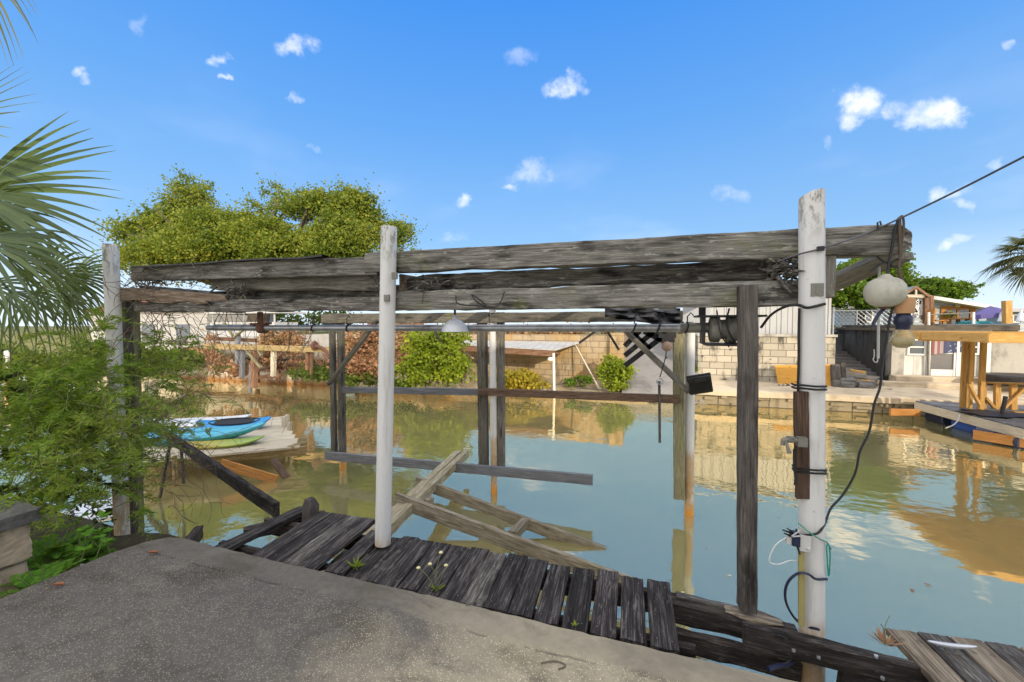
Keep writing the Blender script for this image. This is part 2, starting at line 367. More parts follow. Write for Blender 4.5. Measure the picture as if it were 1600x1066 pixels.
def slabmat():
    m, t, p, o = newmat('exposed_aggregate'); P = mk(t, 'ShaderNodeNewGeometry').outputs['Position']; s = mk(t, 'ShaderNodeSeparateXYZ', {0: P})
    n = noi(t, P, 2.1, 7, .66); n2 = noi(t, P, 26, 6, .7); n3 = noi(t, vmul(t, P, (1, 2.2, 1)), 1.15, 6, .62, .5)
    c = mix(t, n2, (.235, .20, .135), (.43, .375, .262))
    c = mix(t, math_(t, 'MULTIPLY', sstep(t, n, .50, .66), .55), c, (.165, .135, .085))
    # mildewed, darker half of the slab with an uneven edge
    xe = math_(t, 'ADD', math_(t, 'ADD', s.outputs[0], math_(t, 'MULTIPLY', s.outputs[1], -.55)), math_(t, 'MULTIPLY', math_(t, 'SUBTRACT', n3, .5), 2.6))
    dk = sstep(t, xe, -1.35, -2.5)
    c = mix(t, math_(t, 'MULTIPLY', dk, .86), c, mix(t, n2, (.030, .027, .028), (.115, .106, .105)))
    c = mix(t, math_(t, 'MULTIPLY', sstep(t, n3, .50, .66), .80), c, (.055, .047, .038))
    big = noi(t, vadd(t, vmul(t, P, (1.0, 1.6, 1)), (7.3, 2.1, 0)), 2.3, 6, .6, 1.2)
    c = mix(t, math_(t, 'MULTIPLY', sstep(t, big, .55, .68), .55), c, (.06, .052, .042)); c = mix(t, math_(t, 'MULTIPLY', sstep(t, big, .44, .34), .09), c, (.42, .37, .28))
    # stone chips
    warp = vadd(t, P, vmul(t, mk(t, 'ShaderNodeTexNoise', {'Vector': P, 'Scale': 60.}).outputs[1], (.012, .012, .012)))
    vo = mk(t, 'ShaderNodeTexVoronoi', {'Vector': warp, 'Scale': 125.}); rr = mk(t, 'ShaderNodeSeparateColor', {0: vo.outputs['Color']}).outputs[0]
    ch = math_(t, 'MULTIPLY', sstep(t, vo.outputs['Distance'], .42, .30), sstep(t, math_(t, 'ADD', rr, math_(t, 'MULTIPLY', math_(t, 'SUBTRACT', noi(t, P, 5.5, 5, .65), .5), 1.2)), .40, .58))
    edge = math_(t, 'ADD', s.outputs[1], math_(t, 'MULTIPLY', math_(t, 'SUBTRACT', n, .5), .08))
    eband = sstep(t, edge, 1.80, 1.84)
    chip = math_(t, 'MULTIPLY', ch, math_(t, 'SUBTRACT', 1., math_(t, 'MULTIPLY', eband, .85)))
    ccol = mix(t, mk(t, 'ShaderNodeSeparateColor', {0: vo.outputs['Color']}).outputs[1], (.74, .68, .50), (.44, .38, .25))
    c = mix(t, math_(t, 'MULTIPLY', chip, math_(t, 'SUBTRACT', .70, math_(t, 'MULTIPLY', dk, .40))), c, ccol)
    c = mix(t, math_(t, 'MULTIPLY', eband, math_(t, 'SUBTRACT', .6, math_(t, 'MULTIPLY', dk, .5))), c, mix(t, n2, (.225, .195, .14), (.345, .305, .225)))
    # hairline crack where the edge band was poured
    cr = math_(t, 'ABSOLUTE', math_(t, 'SUBTRACT', edge, 1.80)); crk = math_(t, 'MULTIPLY', sstep(t, cr, .010, .002), sstep(t, noi(t, P, 4.2, 3, .5), .48, .56))
    c = mix(t, math_(t, 'MULTIPLY', crk, .4), c, (.03, .027, .024))
    put(t, p, 'Base Color', c); p.inputs['Roughness'].default_value = .9; p.inputs['Specular IOR Level'].default_value = .2
    h = math_(t, 'ADD', math_(t, 'MULTIPLY', ch, .5), math_(t, 'ADD', n2, math_(t, 'MULTIPLY', crk, -1.)))
    bump(t, p, h, .55, .006); return m
def watermat():
    m, t, p, o = newmat('canal_water'); P = mk(t, 'ShaderNodeNewGeometry').outputs['Position']
    a = noi(t, vmul(t, P, (1, 1.4, 1)), 1.1, 3, .5); b = noi(t, vmul(t, P, (1, 1.6, 1)), 4.5, 2, .5, .4)
    mask = sstep(t, noi(t, P, .35, 3, .5), .38, .62)
    h = math_(t, 'ADD', math_(t, 'MULTIPLY', a, 1.0), math_(t, 'MULTIPLY', math_(t, 'MULTIPLY', b, .30), math_(t, 'ADD', mask, .25)))
    bp = mk(t, 'ShaderNodeBump', {'Strength': .24, 'Distance': .035, 'Height': h}).outputs[0]
    mur = mix(t, noi(t, P, .6, 5, .6), (.240, .232, .100), (.305, .293, .138))
    dif = mk(t, 'ShaderNodeSubsurfaceScattering', {'Color': mur, 'Scale': .5, 'Radius': (1, 1, .7)}, falloff='BURLEY'); gl = mk(t, 'ShaderNodeBsdfGlossy', {0: (1., .85, .60, 1), 'Roughness': .012, 'Normal': bp})
    fr = mk(t, 'ShaderNodeFresnel', {'IOR': 1.5, 'Normal': bp}).outputs[0]
    f = math_(t, 'MULTIPLY_ADD', fr, .74, .46, clamp=True)
    ms = mk(t, 'ShaderNodeMixShader', {0: f, 1: dif.outputs[0], 2: gl.outputs[0]}); t.links.new(ms.outputs[0], o.inputs[0]); return m
def groundmat(name, a, b, c_, scale=2.):
    m, t, p, o = newmat(name); P = mk(t, 'ShaderNodeNewGeometry').outputs['Position']
    n = noi(t, P, scale, 7, .65); n2 = noi(t, P, scale*9, 5, .65)
    c = mix(t, sstep(t, n, .35, .65), a, b); c = mix(t, math_(t, 'MULTIPLY', sstep(t, n2, .5, .68), .7), c, c_)
    put(t, p, 'Base Color', c); p.inputs['Roughness'].default_value = .95; p.inputs['Specular IOR Level'].default_value = .1; bump(t, p, n2, .6, .03); return m
def sidingmat(name, col, dark, pitch, vertical=True, stain=.3, gap=.06):
    m, t, p, o = newmat(name); P = mk(t, 'ShaderNodeNewGeometry').outputs['Position']; s = mk(t, 'ShaderNodeSeparateXYZ', {0: P})
    u = s.outputs[0] if vertical else s.outputs[2]
    fr = math_(t, 'FRACT', math_(t, 'DIVIDE', u, pitch)); ln = sstep(t, math_(t, 'ABSOLUTE', math_(t, 'SUBTRACT', fr, .5)), .5-gap, .5)
    n = noi(t, vmul(t, P, (2, 2, .5)), 1.8, 6, .65)
    c = mix(t, math_(t, 'MULTIPLY', sstep(t, n, .45, .7), stain), col, dark); c = mix(t, math_(t, 'MULTIPLY', ln, .8), c, tuple(x*.35 for x in col))
    put(t, p, 'Base Color', c); p.inputs['Roughness'].default_value = .6; bump(t, p, math_(t, 'SUBTRACT', 1., ln), .5, .02); return m

M = {}
M['beam'] = wood('weathered_beam', (.055,.050,.043), (.18,.17,.147), (.36,.34,.30), lichen=.7, moss=.40, rot=.42, old=True)
M['beam_dark'] = wood('rotten_dark_beam', (.024,.022,.019), (.105,.096,.083), (.30,.28,.245), lichen=.6, moss=.15, rot=.55, old=True)
M['beam_pale'] = wood('bleached_beam', (.09,.083,.07), (.19,.178,.15), (.30,.285,.25), lichen=.35, moss=.15, rot=.15, old=True)
M['rotwood'] = wood('rotten_brown_wood', (.07,.045,.03), (.20,.145,.10), (.36,.30,.23), lichen=.2, moss=.1, rot=.4)
M['post'] = wood('old_post_wood', (.055,.048,.040), (.13,.118,.095), (.23,.215,.18), lichen=.2, moss=.4, rot=.25, old=True)
M['post_dark'] = wood('dark_post_wood', (.030,.026,.024), (.085,.074,.066), (.16,.145,.13), lichen=.1, rot=.35, old=True)
M['post_olive'] = wood('olive_post_wood', (.10,.09,.05), (.19,.175,.10), (.28,.26,.17), moss=.4, rot=.15)
M['deck'] = wood('dark_deck_board', (.008,.006,.006), (.030,.025,.024), (.15,.132,.12), lichen=.15, rot=.25, var=.32, grain=.8, nails=True, old=True)
M['deck_grey'] = wood('grey_deck_board', (.020,.017,.016), (.085,.075,.066), (.26,.24,.21), lichen=.25, rot=.3, var=.15, grain=.8, nails=True, old=True)
M['deck_tan'] = wood('tan_deck_board', (.06,.045,.03), (.19,.15,.105), (.34,.29,.215), lichen=.2, rot=.4, var=.12, grain=.7, nails=True, old=True)
M['stringer'] = wood('black_stringer', (.014,.011,.010), (.040,.032,.029), (.12,.10,.085), lichen=.15, moss=.1, rot=.45, old=True)
M['ladder'] = wood('fallen_frame_wood', (.11,.09,.06), (.24,.205,.145), (.40,.36,.275), moss=.45, rot=.22, lichen=.2)
M['yellowwood'] = wood('pollen_yellow_plank', (.16,.13,.07), (.32,.27,.17), (.46,.42,.33), moss=.6, rot=.15)
M['newwood'] = wood('new_lumber', (.38,.20,.055), (.52,.30,.09), (.64,.41,.16), rot=.03, var=.1, knots=.6)
M['plywood'] = wood('plywood', (.44,.21,.035), (.55,.28,.05), (.62,.34,.08), rot=.05, var=.08, knots=.8)
M['orangewood'] = wood('stained_board', (.33,.14,.035), (.46,.21,.06), (.55,.28,.09), rot=.08, var=.1, knots=.5)
M['brownrail'] = wood('brown_rail', (.05,.03,.02), (.115,.072,.048), (.18,.12,.085), rot=.2)
M['beigewood'] = wood('beige_dock_board', (.40,.33,.22), (.56,.48,.35), (.68,.61,.48), rot=.08, var=.12)
M['goldwood'] = wood('golden_wet_plank', (.13,.09,.035), (.27,.19,.085), (.42,.33,.18), moss=.5, rot=.15)
M['bluegrey'] = wood('grey_far_post', (.10,.105,.115), (.16,.165,.18), (.24,.25,.27), rot=.1)
M['rustwood'] = wood('rust_brown_wood', (.10,.05,.028), (.20,.105,.06), (.32,.20,.13), rot=.2)
M['pvc'] = pvc('white_pipe'); M['pvc_dark'] = plain('pipe_inside', (.18,.17,.15), .8)
M['steel'] = plain('galvanised_pipe', (.33,.34,.36), .42, .25, 14, metal=.55, dirt=(.10,.085,.07), dirtamt=.5)
M['rust'] = plain('rusted_iron', (.12,.055,.035), .85, .4, 25, dirt=(.05,.03,.022), dirtamt=.8, bmp=.4)
M['darkmetal'] = plain('dark_metal', (.035,.035,.038), .5, .3, 20, metal=.4, dirt=(.12,.07,.04), dirtamt=.4)
M['grimemetal'] = plain('grimy_metal', (.20,.195,.165), .6, .3, 22, metal=.2, dirt=(.06,.055,.05), dirtamt=.7, bmp=.2)
M['enamel'] = plain('enamel_shade', (.55,.57,.60), .35, .12, 9, dirt=(.3,.3,.3), dirtamt=.4)
M['aluminium'] = plain('cast_aluminium', (.52,.53,.55), .38, .15, 12, metal=.6)
M['black'] = plain('black_rubber', (.014,.014,.015), .55, .3, 20)
M['tarp'] = plain('black_tarp', (.022,.022,.025), .5, .4, 10, bmp=.4)
M['wire'] = plain('steel_wire', (.10,.10,.11), .5, .2, 20, metal=.5)
M['whitewire'] = plain('white_wire', (.62,.62,.58), .5)
M['greencord'] = plain('green_cord', (.02,.24,.16), .6)
M['rope'] = plain('brown_rope', (.10,.075,.055), .9, .4, 60, bmp=.5)
M['float'] = plain('mooring_float', (.46,.45,.38), .85, .22, 11, dirt=(.24,.23,.17), dirtamt=.6, bmp=.5)
M['bobbin'] = plain('tan_bobbin', (.42,.235,.11), .6, .2, 9)
M['navy'] = plain('navy_fitting', (.018,.022,.05), .4, .3, 14)
M['bluebox'] = plain('blue_black_box', (.018,.026,.06), .4, .3, 20)
M['buoyred'] = plain('red_grey_net_float', (.30,.215,.165), .85, .3, 30, dirt=(.38,.12,.06), dirtamt=.9, bmp=.4)
M['bamboo'] = plain('olive_lath', (.30,.26,.10), .7, .2, 12)
M['greyplastic'] = plain('grey_plastic', (.50,.50,.48), .5, .1, 12)
def glassmat():
    m, t, p, o = newmat('yellowed_glass'); p.inputs['Base Color'].default_value = (.80,.68,.42,1); p.inputs['Transmission Weight'].default_value = .8
    p.inputs['Roughness'].default_value = .25; p.inputs['IOR'].default_value = 1.25; return m
M['glass'] = glassmat()
M['slab'] = slabmat(); M['water'] = watermat()
M['seawall_near'] = concrete('old_concrete', (.12,.11,.09), (.2,.185,.15), amt=.7)
M['pillar'] = concrete('pillar_concrete', (.33,.25,.16), (.46,.37,.26), (.10,.08,.06), .7, .8, 4.5)
M['pillarcap'] = concrete('mossy_cap', (.07,.068,.06), (.15,.145,.125), (.03,.03,.025), .6, 1, 7)
M['mud'] = groundmat('bank_soil', (.06,.05,.03), (.10,.085,.05), (.04,.05,.015), 3)
M['farbank'] = groundmat('sandy_bank', (.30,.23,.14), (.40,.33,.22), (.16,.15,.05), 1.3)
M['terrace'] = groundmat('terrace_grass', (.12,.13,.04), (.2,.18,.08), (.09,.10,.03), .8)
M['capstone'] = concrete('seawall_cap', (.46,.375,.255), (.60,.50,.36), (.20,.16,.11), .5, 1, 1.2)
M['seawall'] = blockwall('seawall_blocks', (.26,.215,.14), (.34,.285,.19), (.12,.10,.07), .45, 1.6)
M['ramp'] = concrete('ramp_concrete', (.20,.19,.175), (.28,.265,.24), (.085,.08,.075), .6, 1, .9)
M['blockwarm'] = blockwall('warm_block_wall', (.33,.25,.155), (.46,.36,.23), (.20,.15,.10), .55, 1.1, warm=(.42,.27,.11))
M['blockwall'] = blockwall('block_wall', (.38,.34,.26), (.52,.46,.355), (.19,.165,.12), 1.0, 1.1, axis='XY')
M['stairconc'] = concrete('stair_concrete', (.12,.115,.105), (.2,.19,.175), (.035,.034,.034), .6, 1, 2)
M['blackstain'] = concrete('mildew_black_wall', (.05,.05,.05), (.085,.082,.08), (.012,.012,.013), .85, .35, 1.6)
M['whitewall'] = sidingmat('white_siding', (.62,.60,.54), (.27,.25,.21), .30, True, .55, .02)
M['oldwall'] = concrete('grey_stained_wall', (.36,.34,.29), (.48,.455,.39), (.11,.10,.09), .7, .5, 1.7)
M['roofedge'] = concrete('black_roof_edge', (.085,.07,.05), (.13,.11,.085), (.02,.02,.02), .7, 2, 2)
M['corrugated'] = sidingmat('metal_siding', (.40,.40,.39), (.26,.25,.235), .32, True, .45, .06)
M['trimwhite'] = plain('white_trim', (.68,.67,.62), .5, .08)
M['screen'] = plain('door_screen', (.13,.125,.12), .35, .15)
M['bluehouse'] = sidingmat('blue_grey_siding', (.27,.34,.40), (.20,.25,.30), .16, False, .3, .07)
M['greyhouse'] = sidingmat('grey_siding', (.36,.395,.41), (.28,.31,.33), .16, False, .3, .07)
M['whitehouse'] = sidingmat('white_house_siding', (.46,.45,.43), (.34,.33,.31), .2, False, .3, .05)
M['shingle'] = plain('pale_roof', (.42,.42,.42), .8, .15)
M['redroof'] = plain('red_tile_roof', (.36,.12,.07), .8, .25)
M['window'] = plain('dark_window', (.07,.085,.10), .08, .2, 3, spec=.8)
M['purple'] = plain('purple_canopy', (.10,.085,.24), .8, .12)
M['teal'] = plain('teal_cover', (.05,.30,.33), .7, .15)
M['umbrella'] = plain('white_umbrella_cloth', (.66,.68,.72), .8, .06)
M['floatblue'] = plain('blue_barrel', (.012,.07,.30), .4, .25, 6)
M['floatdark'] = plain('dark_barrel', (.012,.018,.045), .4, .3, 6)
M['kayakblue'] = plain('blue_kayak_hull', (.09,.44,.60), .35, .12, 3)
M['kayakdeep'] = plain('deep_blue_kayak_hull', (.03,.27,.60), .35, .12, 3)
M['kayakgreen'] = None
M['hullwhite'] = plain('white_gelcoat', (.46,.455,.44), .4, .08, 2, dirt=(.24,.19,.13), dirtamt=.5)
M['dinghy'] = plain('pale_dinghy', (.72,.74,.76), .35, .08, 3)
M['rustseawall'] = None
M['leaf_oak'] = leafmat('oak_leaf', [(.03,.06,.008), (.10,.155,.014), (.22,.255,.026), (.32,.315,.04)], .42)
M['leaf_green'] = leafmat('bright_tree_leaf', [(.04,.08,.008), (.10,.19,.014), (.17,.28,.02)], .4)
M['leaf_bush'] = leafmat('bush_leaf', [(.08,.12,.010), (.22,.30,.018), (.42,.46,.03)], .45)
M['leaf_gold'] = leafmat('gold_grass_leaf', [(.16,.15,.012), (.34,.26,.02), (.45,.32,.03)], .35)
M['leaf_red'] = leafmat('dry_red_leaf', [(.14,.07,.04), (.34,.16,.09), (.46,.27,.15), (.30,.22,.07)], .3)
M['leaf_fine'] = leafmat('feathery_leaf', [(.05,.11,.012), (.14,.27,.02), (.25,.39,.04), (.36,.42,.08), (.30,.25,.09)], .45)
M['leaf_fern'] = leafmat('fern_leaf', [(.06,.16,.012), (.11,.28,.018), (.18,.38,.03)], .4)
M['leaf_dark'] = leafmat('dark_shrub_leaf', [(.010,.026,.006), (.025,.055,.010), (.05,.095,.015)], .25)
M['leaf_palm'] = leafmat('palm_blade', [(.03,.058,.016), (.065,.11,.028), (.14,.195,.06)], .25, .4, .5)
M['leaf_palm2'] = leafmat('far_palm_blade', [(.05,.055,.02), (.09,.10,.03), (.15,.145,.06)], .2, .45)
M['leaf_hedge'] = leafmat('hedge_leaf', [(.04,.07,.012), (.10,.15,.02), (.17,.22,.03)], .35)
M['twig'] = plain('grey_twig', (.12,.095,.07), .9, .3, 30)
M['twigred'] = plain('red_brown_twig', (.20,.085,.05), .9, .3, 30)
M['stem'] = plain('olive_stem', (.13,.15,.05), .8, .3, 30)
M['bark'] = plain('bark', (.11,.09,.07), .95, .35, 9, bmp=.6)
M['petal'] = plain('pale_yellow_petal', (.62,.56,.28), .7)
M['deadleaf'] = plain('dead_leaf', (.26,.10,.045), .7, .3, 40)
def kayakgreen():
    m, t, p, o = newmat('yellow_green_hull'); s = mk(t, 'ShaderNodeSeparateXYZ', {0: mk(t, 'ShaderNodeTexCoord').outputs['Object']})
    c = mix(t, sstep(t, s.outputs[0], -.5, .5), (.50, .38, .05), (.26, .38, .07)); put(t, p, 'Base Color', c); p.inputs['Roughness'].default_value = .35; return m
M['kayakgreen'] = kayakgreen()
def rustwall():
    m, t, p, o = newmat('rust_stained_seawall'); P = mk(t, 'ShaderNodeNewGeometry').outputs['Position']; z = mk(t, 'ShaderNodeSeparateXYZ', {0: P}).outputs[2]
    n = noi(t, vmul(t, P, (3, 3, .6)), 1.4, 6, .65)
    f = sstep(t, math_(t, 'ADD', z, math_(t, 'MULTIPLY', n, -.5)), .03, -.24)
    c = mix(t, f, (.50, .45, .37), (.33, .17, .06)); put(t, p, 'Base Color', c); p.inputs['Roughness'].default_value = .7; return m
M['rustseawall'] = rustwall()

# ------------------------------------------------------------------ setting: water, banks, slab
def sheet(name, mat, x0, x1, y0, y1, z):
    mb = MB().add([(x0,y0,z),(x1,y0,z),(x1,y1,z),(x0,y1,z)], [(0,1,2,3)])
    return tag(mb.build(name, mat), kind='structure')
sheet('water', M['water'], -260, 160, -30, 14.2, 0)
def terrain(name, mat, xs, ys, fz):
    vs = [(x, y, fz(x, y)) for y in ys for x in xs]; nx = len(xs)
    fs = [(j*nx+i, j*nx+i+1, (j+1)*nx+i+1, (j+1)*nx+i) for j in range(len(ys)-1) for i in range(nx-1)]
    o = MB().add(vs, fs).build(name, mat, smooth=60); return tag(o, kind='structure')
lin = lambda a, b, n: [a+(b-a)*k/n for k in range(n+1)]
nz = lambda x, y, s=1., k=0: noise.noise(Vector((x*s, y*s, k)))
def ss(x, a, b):
    q = min(1, max(0, (x-a)/(b-a))); return q*q*(3-2*q)
# natural bank below the block wall, from the ramp to the far left
def fz_bank(x, y):
    edge = 12.75+.30*nz(x, 0, .45)
    return -.35 + ss(y, edge-.5, edge+.55)*(.50+.10*nz(x, y, 1.2)) + ss(y, 13.4, 15)*.18
terrain('bank', M['farbank'], lin(-12, .9, 90), lin(12.0, 15.3, 26), fz_bank)
def fz_left(x, y):
    return -.4 + ss(y, 12.9+.3*nz(x, 1, .4), 14)*(.8+.1*nz(x, y, .9)) + ss(y, 14.5, 20)*1.4
terrain('left_bank', M['terrace'], lin(-120, -11.9, 80), lin(12.5, 21, 16), fz_left)
terrain('ramp', M['ramp'], lin(-.46, 2.0, 24), lin(12.4, 20, 50), lambda x, y: -.25+ss(y, 12.3, 13.6)*.5+max(0, y-13.2)*.275+.012*nz(x, y, 3))
# upper ground behind the retaining walls, out to the horizon
mb = MB()
for (x0, x1, y0, y1, z) in [(-400, -12, 20.9, 600, 1.75), (-12, -.5, 15.35, 600, 1.95), (-.5, 2.05, 19.4, 600, 1.97), (2.05, 5.95, 15.3, 600, 1.95), (5.95, 7.6, 18.4, 600, 1.98), (7.6, 300, 19.2, 600, 2.12)]:
    mb.add([(x0,y0,z),(x1,y0,z),(x1,y1,z),(x0,y1,z)], [(0,1,2,3)])
tag(mb.build('ground', M['terrace']), kind='structure')
# quay on the right: block face, cap, paved ledge
mb = MB()
mb.box((1.6, 12.98, -1), (60, 13.3, .30)); o = mb.build('seawall_face', M['seawall']); tag(o, 'block faced canal seawall below the paved ledge on the far right bank', 'seawall')
mb = MB(); xs = lin(1.45, 60, 200)
vs = []; prof = [(12.86, .30), (12.86, .44), (12.90, .46), (15.6, .50), (16.4, .50)]
for x in xs:
    for (y, z) in prof: vs.append((x, y+.03*nz(x, 3, 1.3), z+.012*nz(x, y, 2)))
n = len(prof); fs = [(i*n+j, (i+1)*n+j, (i+1)*n+j+1, i*n+j+1) for i in range(len(xs)-1) for j in range(n-1)]
o = mb.add(vs, fs).build('quay_pavement', M['capstone'], smooth=30); tag(o, kind='structure')
mb = MB(); rnd = random.Random(3)
for k in range(34):
    x = 2+k*.5+rnd.uniform(-.15, .15); w = rnd.uniform(.15, .36); z = rnd.uniform(.10, .24)
    MB().box((x, 12.90+rnd.uniform(-.02, .04), z), (x+w, 12.978, z+rnd.uniform(.05, .12))).build('broken_block', M['seawall'], bpy.data.objects['seawall_face'])
# near bank on the left with the pipe post
def fz_near(x, y):
    r = math.hypot((x+5.2)/2.2, (y-.6)/2.35); return .36-.75*ss(r, .55, 1.15)+.05*nz(x, y, 2.5)
terrain('near_bank', M['mud'], lin(-9.5, -3.34, 60), lin(-6, 4.2, 90), lambda x, y: min(.36, .34-.8*ss(y+.25*nz(x, 0, 1), 2.35, 3.7)) +.05*nz(x, y, 2.5))
# concrete slab with a rounded far corner
out = [(-3.36, -8), (-3.43, 1.1), (-3.42, 1.5), (-3.40, 1.72), (-3.34, 1.88), (-3.26, 1.965), (-3.14, 1.99), (-2.9, 1.985), (-2.3, 1.975), (-1.2, 1.982), (0, 1.966), (1.2, 1.97), (4.5, 1.965), (4.5, -8)]
_o = []
for k in range(len(out)):
    a, b = Vector((*out[k], 0)), Vector((*out[(k+1) % len(out)], 0)); m_ = max(1, int((b-a).length/.035)) if a.y > .8 and b.y > .8 else 1
    for j in range(m_):
        p = a.lerp(b, j/m_); e = noise.noise(p*9)*.007+noise.noise(p*31)*.005-.012*max(0, noise.noise(p*4.3)-.35)
        _o.append((p.x+(e if p.y < 1.8 else 0), p.y+(e if p.y >= 1.8 else 0)))
out = _o
n = len(out)
top = [(x, y, .80) for x, y in out]
cxy = Vector((0, -3)); rim = []
for (x, y) in out: rim.append((x+(.012 if x > 3 else -.012 if x < -3 else 0), y+(.012 if y > 1.9 else 0), .788))
bot = [(x, y, -1.2) for (x, y, z) in rim]
fs = [tuple(range(n-1, -1, -1))]
fs = [tuple(reversed(fs[0]))][::-1]
mb = MB(); mb.add(top, [tuple(range(n-1, -1, -1))]); k = 0
mb.add(top+rim, [(i, (i+1) % n, (i+1) % n+n, i+n) for i in range(n)])
mb.add(rim+[(x, y, .5) for x, y, z in rim], [(i, (i+1) % n, (i+1) % n+n, i+n) for i in range(n)])
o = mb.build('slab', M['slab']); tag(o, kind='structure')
mb = MB(); a = [(x*.985, y-.05, .52) for x, y, z in rim]; b = [(x*.985, y-.05, -1.2) for x, y, z in rim]
o = mb.add(a+b, [(i, (i+1) % n, (i+1) % n+n, i+n) for i in range(n)]).build('seawall_near', M['seawall_near']); tag(o, kind='structure')

# unseen house added behind the viewer to lay shade over the slab, the slip and the near water
hm = empty('unseen_home', (8, -6, .8), 'pale unseen two storey house added behind the slab to shade the boat slip', 'house')
def unseen_home():
    x0, x1, y0, y1, z0, z1 = 2.9, 17, -13, -6, .5, 6.4
    MB().box((x0, y0, z0), (x1, y1, z1)).build('wall', M['whitehouse'], hm)
    e = .5; ym = (y0+y1)/2; a = [(x0-e, y1+e, z1), (x1+e, y1+e, z1), (x1+e, y0-e, z1), (x0-e, y0-e, z1), (x0-e, ym, z1+1.5), (x1+e, ym, z1+1.5)]
    MB().add(a, [(0, 1, 5, 4), (2, 3, 4, 5), (1, 2, 5), (3, 0, 4), (3, 2, 1, 0)]).build('roof', M['shingle'], hm)
    for z in (1.5, 4.2):
        for x in (4, 7.5, 11, 14.5):
            f = MB().box((x, y1+.001, z), (x+1.5, y1+.05, z+1.3)).build('window', M['trimwhite'], hm); MB().box((x+.08, y1+.051, z+.08), (x+1.42, y1+.06, z+1.22)).build('pane', M['window'], f)
unseen_home()
# ------------------------------------------------------------------ the boat lift frame over the slip
YN, YF = 2.47, 5.24
frame = empty('boat_lift_frame', (-1.75, 2.47, 0), 'weathered timber frame on white pipe posts standing over the boat slip', 'boat lift frame')
def pipe_post(a, b, r, tilt=0, parent=frame):
    """white PVC sleeve from a (bottom) to b (top), open at the top"""
    a, b = Vector(a), Vector(b); mb = MB(); n = 28; L = (b-a).length; z = (b-a)/L
    M0 = z.to_track_quat('Z', 'Y').to_matrix().to_4x4(); M0.translation = a
    m = 16; vs = []; ri = r*.86
    def zt(ang): return L + tilt*r*math.sin(ang) + .004*noise.noise(Vector((math.cos(ang)*3, math.sin(ang)*3, a.x)))
    for k in range(m+1):
        for j in range(n):
            an = 2*math.pi*j/n; q = 1+.012*noise.noise(Vector((a.x, k*.3, 1)))
            vs.append((r*q*math.cos(an), r*q*math.sin(an), L*k/m if k < m else zt(an)))
    for j in range(n): an = 2*math.pi*j/n; vs.append((ri*math.cos(an), ri*math.sin(an), zt(an)))
    for j in range(n): an = 2*math.pi*j/n; vs.append((ri*math.cos(an), ri*math.sin(an), L-.35))
    fs = [(k*n+j, k*n+(j+1) % n, (k+1)*n+(j+1) % n, (k+1)*n+j) for k in range(m+2) for j in range(n)]
    fs.append(tuple(range((m+2)*n, (m+3)*n)))
    mi = [0]*(m*n) + [0]*n + [1]*(n+1)
    mb.add(vs, fs); mb.mi = mi
    return mb.build('pipe_post', [M['pvc'], M['pvc_dark']], parent, M0, smooth=40)
pp_r = pipe_post((.925, 2.40, -.7), (.855, 2.47, 3.024), .057, .35)
pp_m = pipe_post((-1.762, 2.44, .752), (-1.697, 2.47, 3.05), .0555)
pp_l = pipe_post((-4.737, 2.47, -.2), (-4.745, 2.47, 3.11), .058)
fx = lambda px, z, Y=YF: (aZ(px, 700, 0), 0)
def fpost(pxt, pyt, pxb, pyb, Y, w, d, mat, zb=None, zt=None):
    a = aY(pxb, pyb, Y); b = aY(pxt, pyt, Y)
    if zb is not None: q = (zb-b.z)/(a.z-b.z); a = b+(a-b)*q
    return board('post', a, b, w, d, M[mat], frame, up=(0, 1, 0), rough=.004, erode=.006, seg=.07)
# near wooden posts
fpost(1168, 447, 1167, 950, 2.487, .088, .085, 'post_dark')
fpost(197, 468, 208, 852, 2.62, .10, .05, 'post_dark')
fpost(210, 468, 217, 830, 2.68, .055, .07, 'post_olive', zb=-.3)
# far posts: paired timbers with a white pipe between or beside them
fpost(519, 490, 522, 690, 5.30, .10, .06, 'post', zb=.22)
fpost(532, 490, 535, 705, 5.24, .11, .07, 'post', zb=.22)
pipe_post((-4.60, 5.33, -.6), (-4.60, 5.33, 2.3), .052)
fpost(753, 488, 756, 728, 5.24, .135, .09, 'post', zb=.24)
fpost(782, 488, 783, 726, 5.26, .10, .09, 'post', zb=.24)
pipe_post((-1.90, 5.20, -.6), (-1.925, 5.20, 2.62), .046)
fpost(1060, 492, 1061, 768, 5.24, .125, .09, 'post_olive', zb=.21)
pipe_post((.645, 5.30, -.6), (.61, 5.30, 2.6), .056)
def bm(a, b, w, h, mat, **k): return board('beam', a, b, w, h, M[mat], frame, **k)
# near upper beam: two lengths meeting behind the middle pipe
bm((-4.60, 2.585, 2.842), (-1.86, 2.585, 2.795), .085, .145, 'beam', rough=.004, erode=.010)
bm((-1.955, 2.575, 2.815), (1.32, 2.575, 2.788), .088, .155, 'beam', rough=.005, erode=.014, rot1=.03)
# second pair behind it
bm((-3.75, 2.70, 2.725), (-1.92, 2.70, 2.68), .07, .115, 'beam_pale', rough=.004, erode=.018, rot0=.12, rot1=.05)
bm((-1.72, 2.69, 2.665), (.76, 2.69, 2.668), .08, .125, 'beam_dark', rough=.009, erode=.03, rot0=.2)
# near lower beam
bm((-4.60, 2.60, 2.52), (-1.75, 2.59, 2.510), .085, .105, 'beam_dark', rough=.009, erode=.03)
bm((-1.83, 2.575, 2.528), (.93, 2.575, 2.525), .088, .142, 'beam', rough=.006, erode=.02)
# rotten butt end lying along the lower beam on the left
bm((-4.90, 2.555, 2.655), (-3.42, 2.60, 2.575), .11, .135, 'rotwood', rough=.012, erode=.05, rot0=.10, rot1=.9)
# filler timbers seen in the gaps
bm((-3.9, 2.80, 2.62), (-1.8, 2.80, 2.625), .05, .10, 'beam_dark', rough=.006, erode=.02)
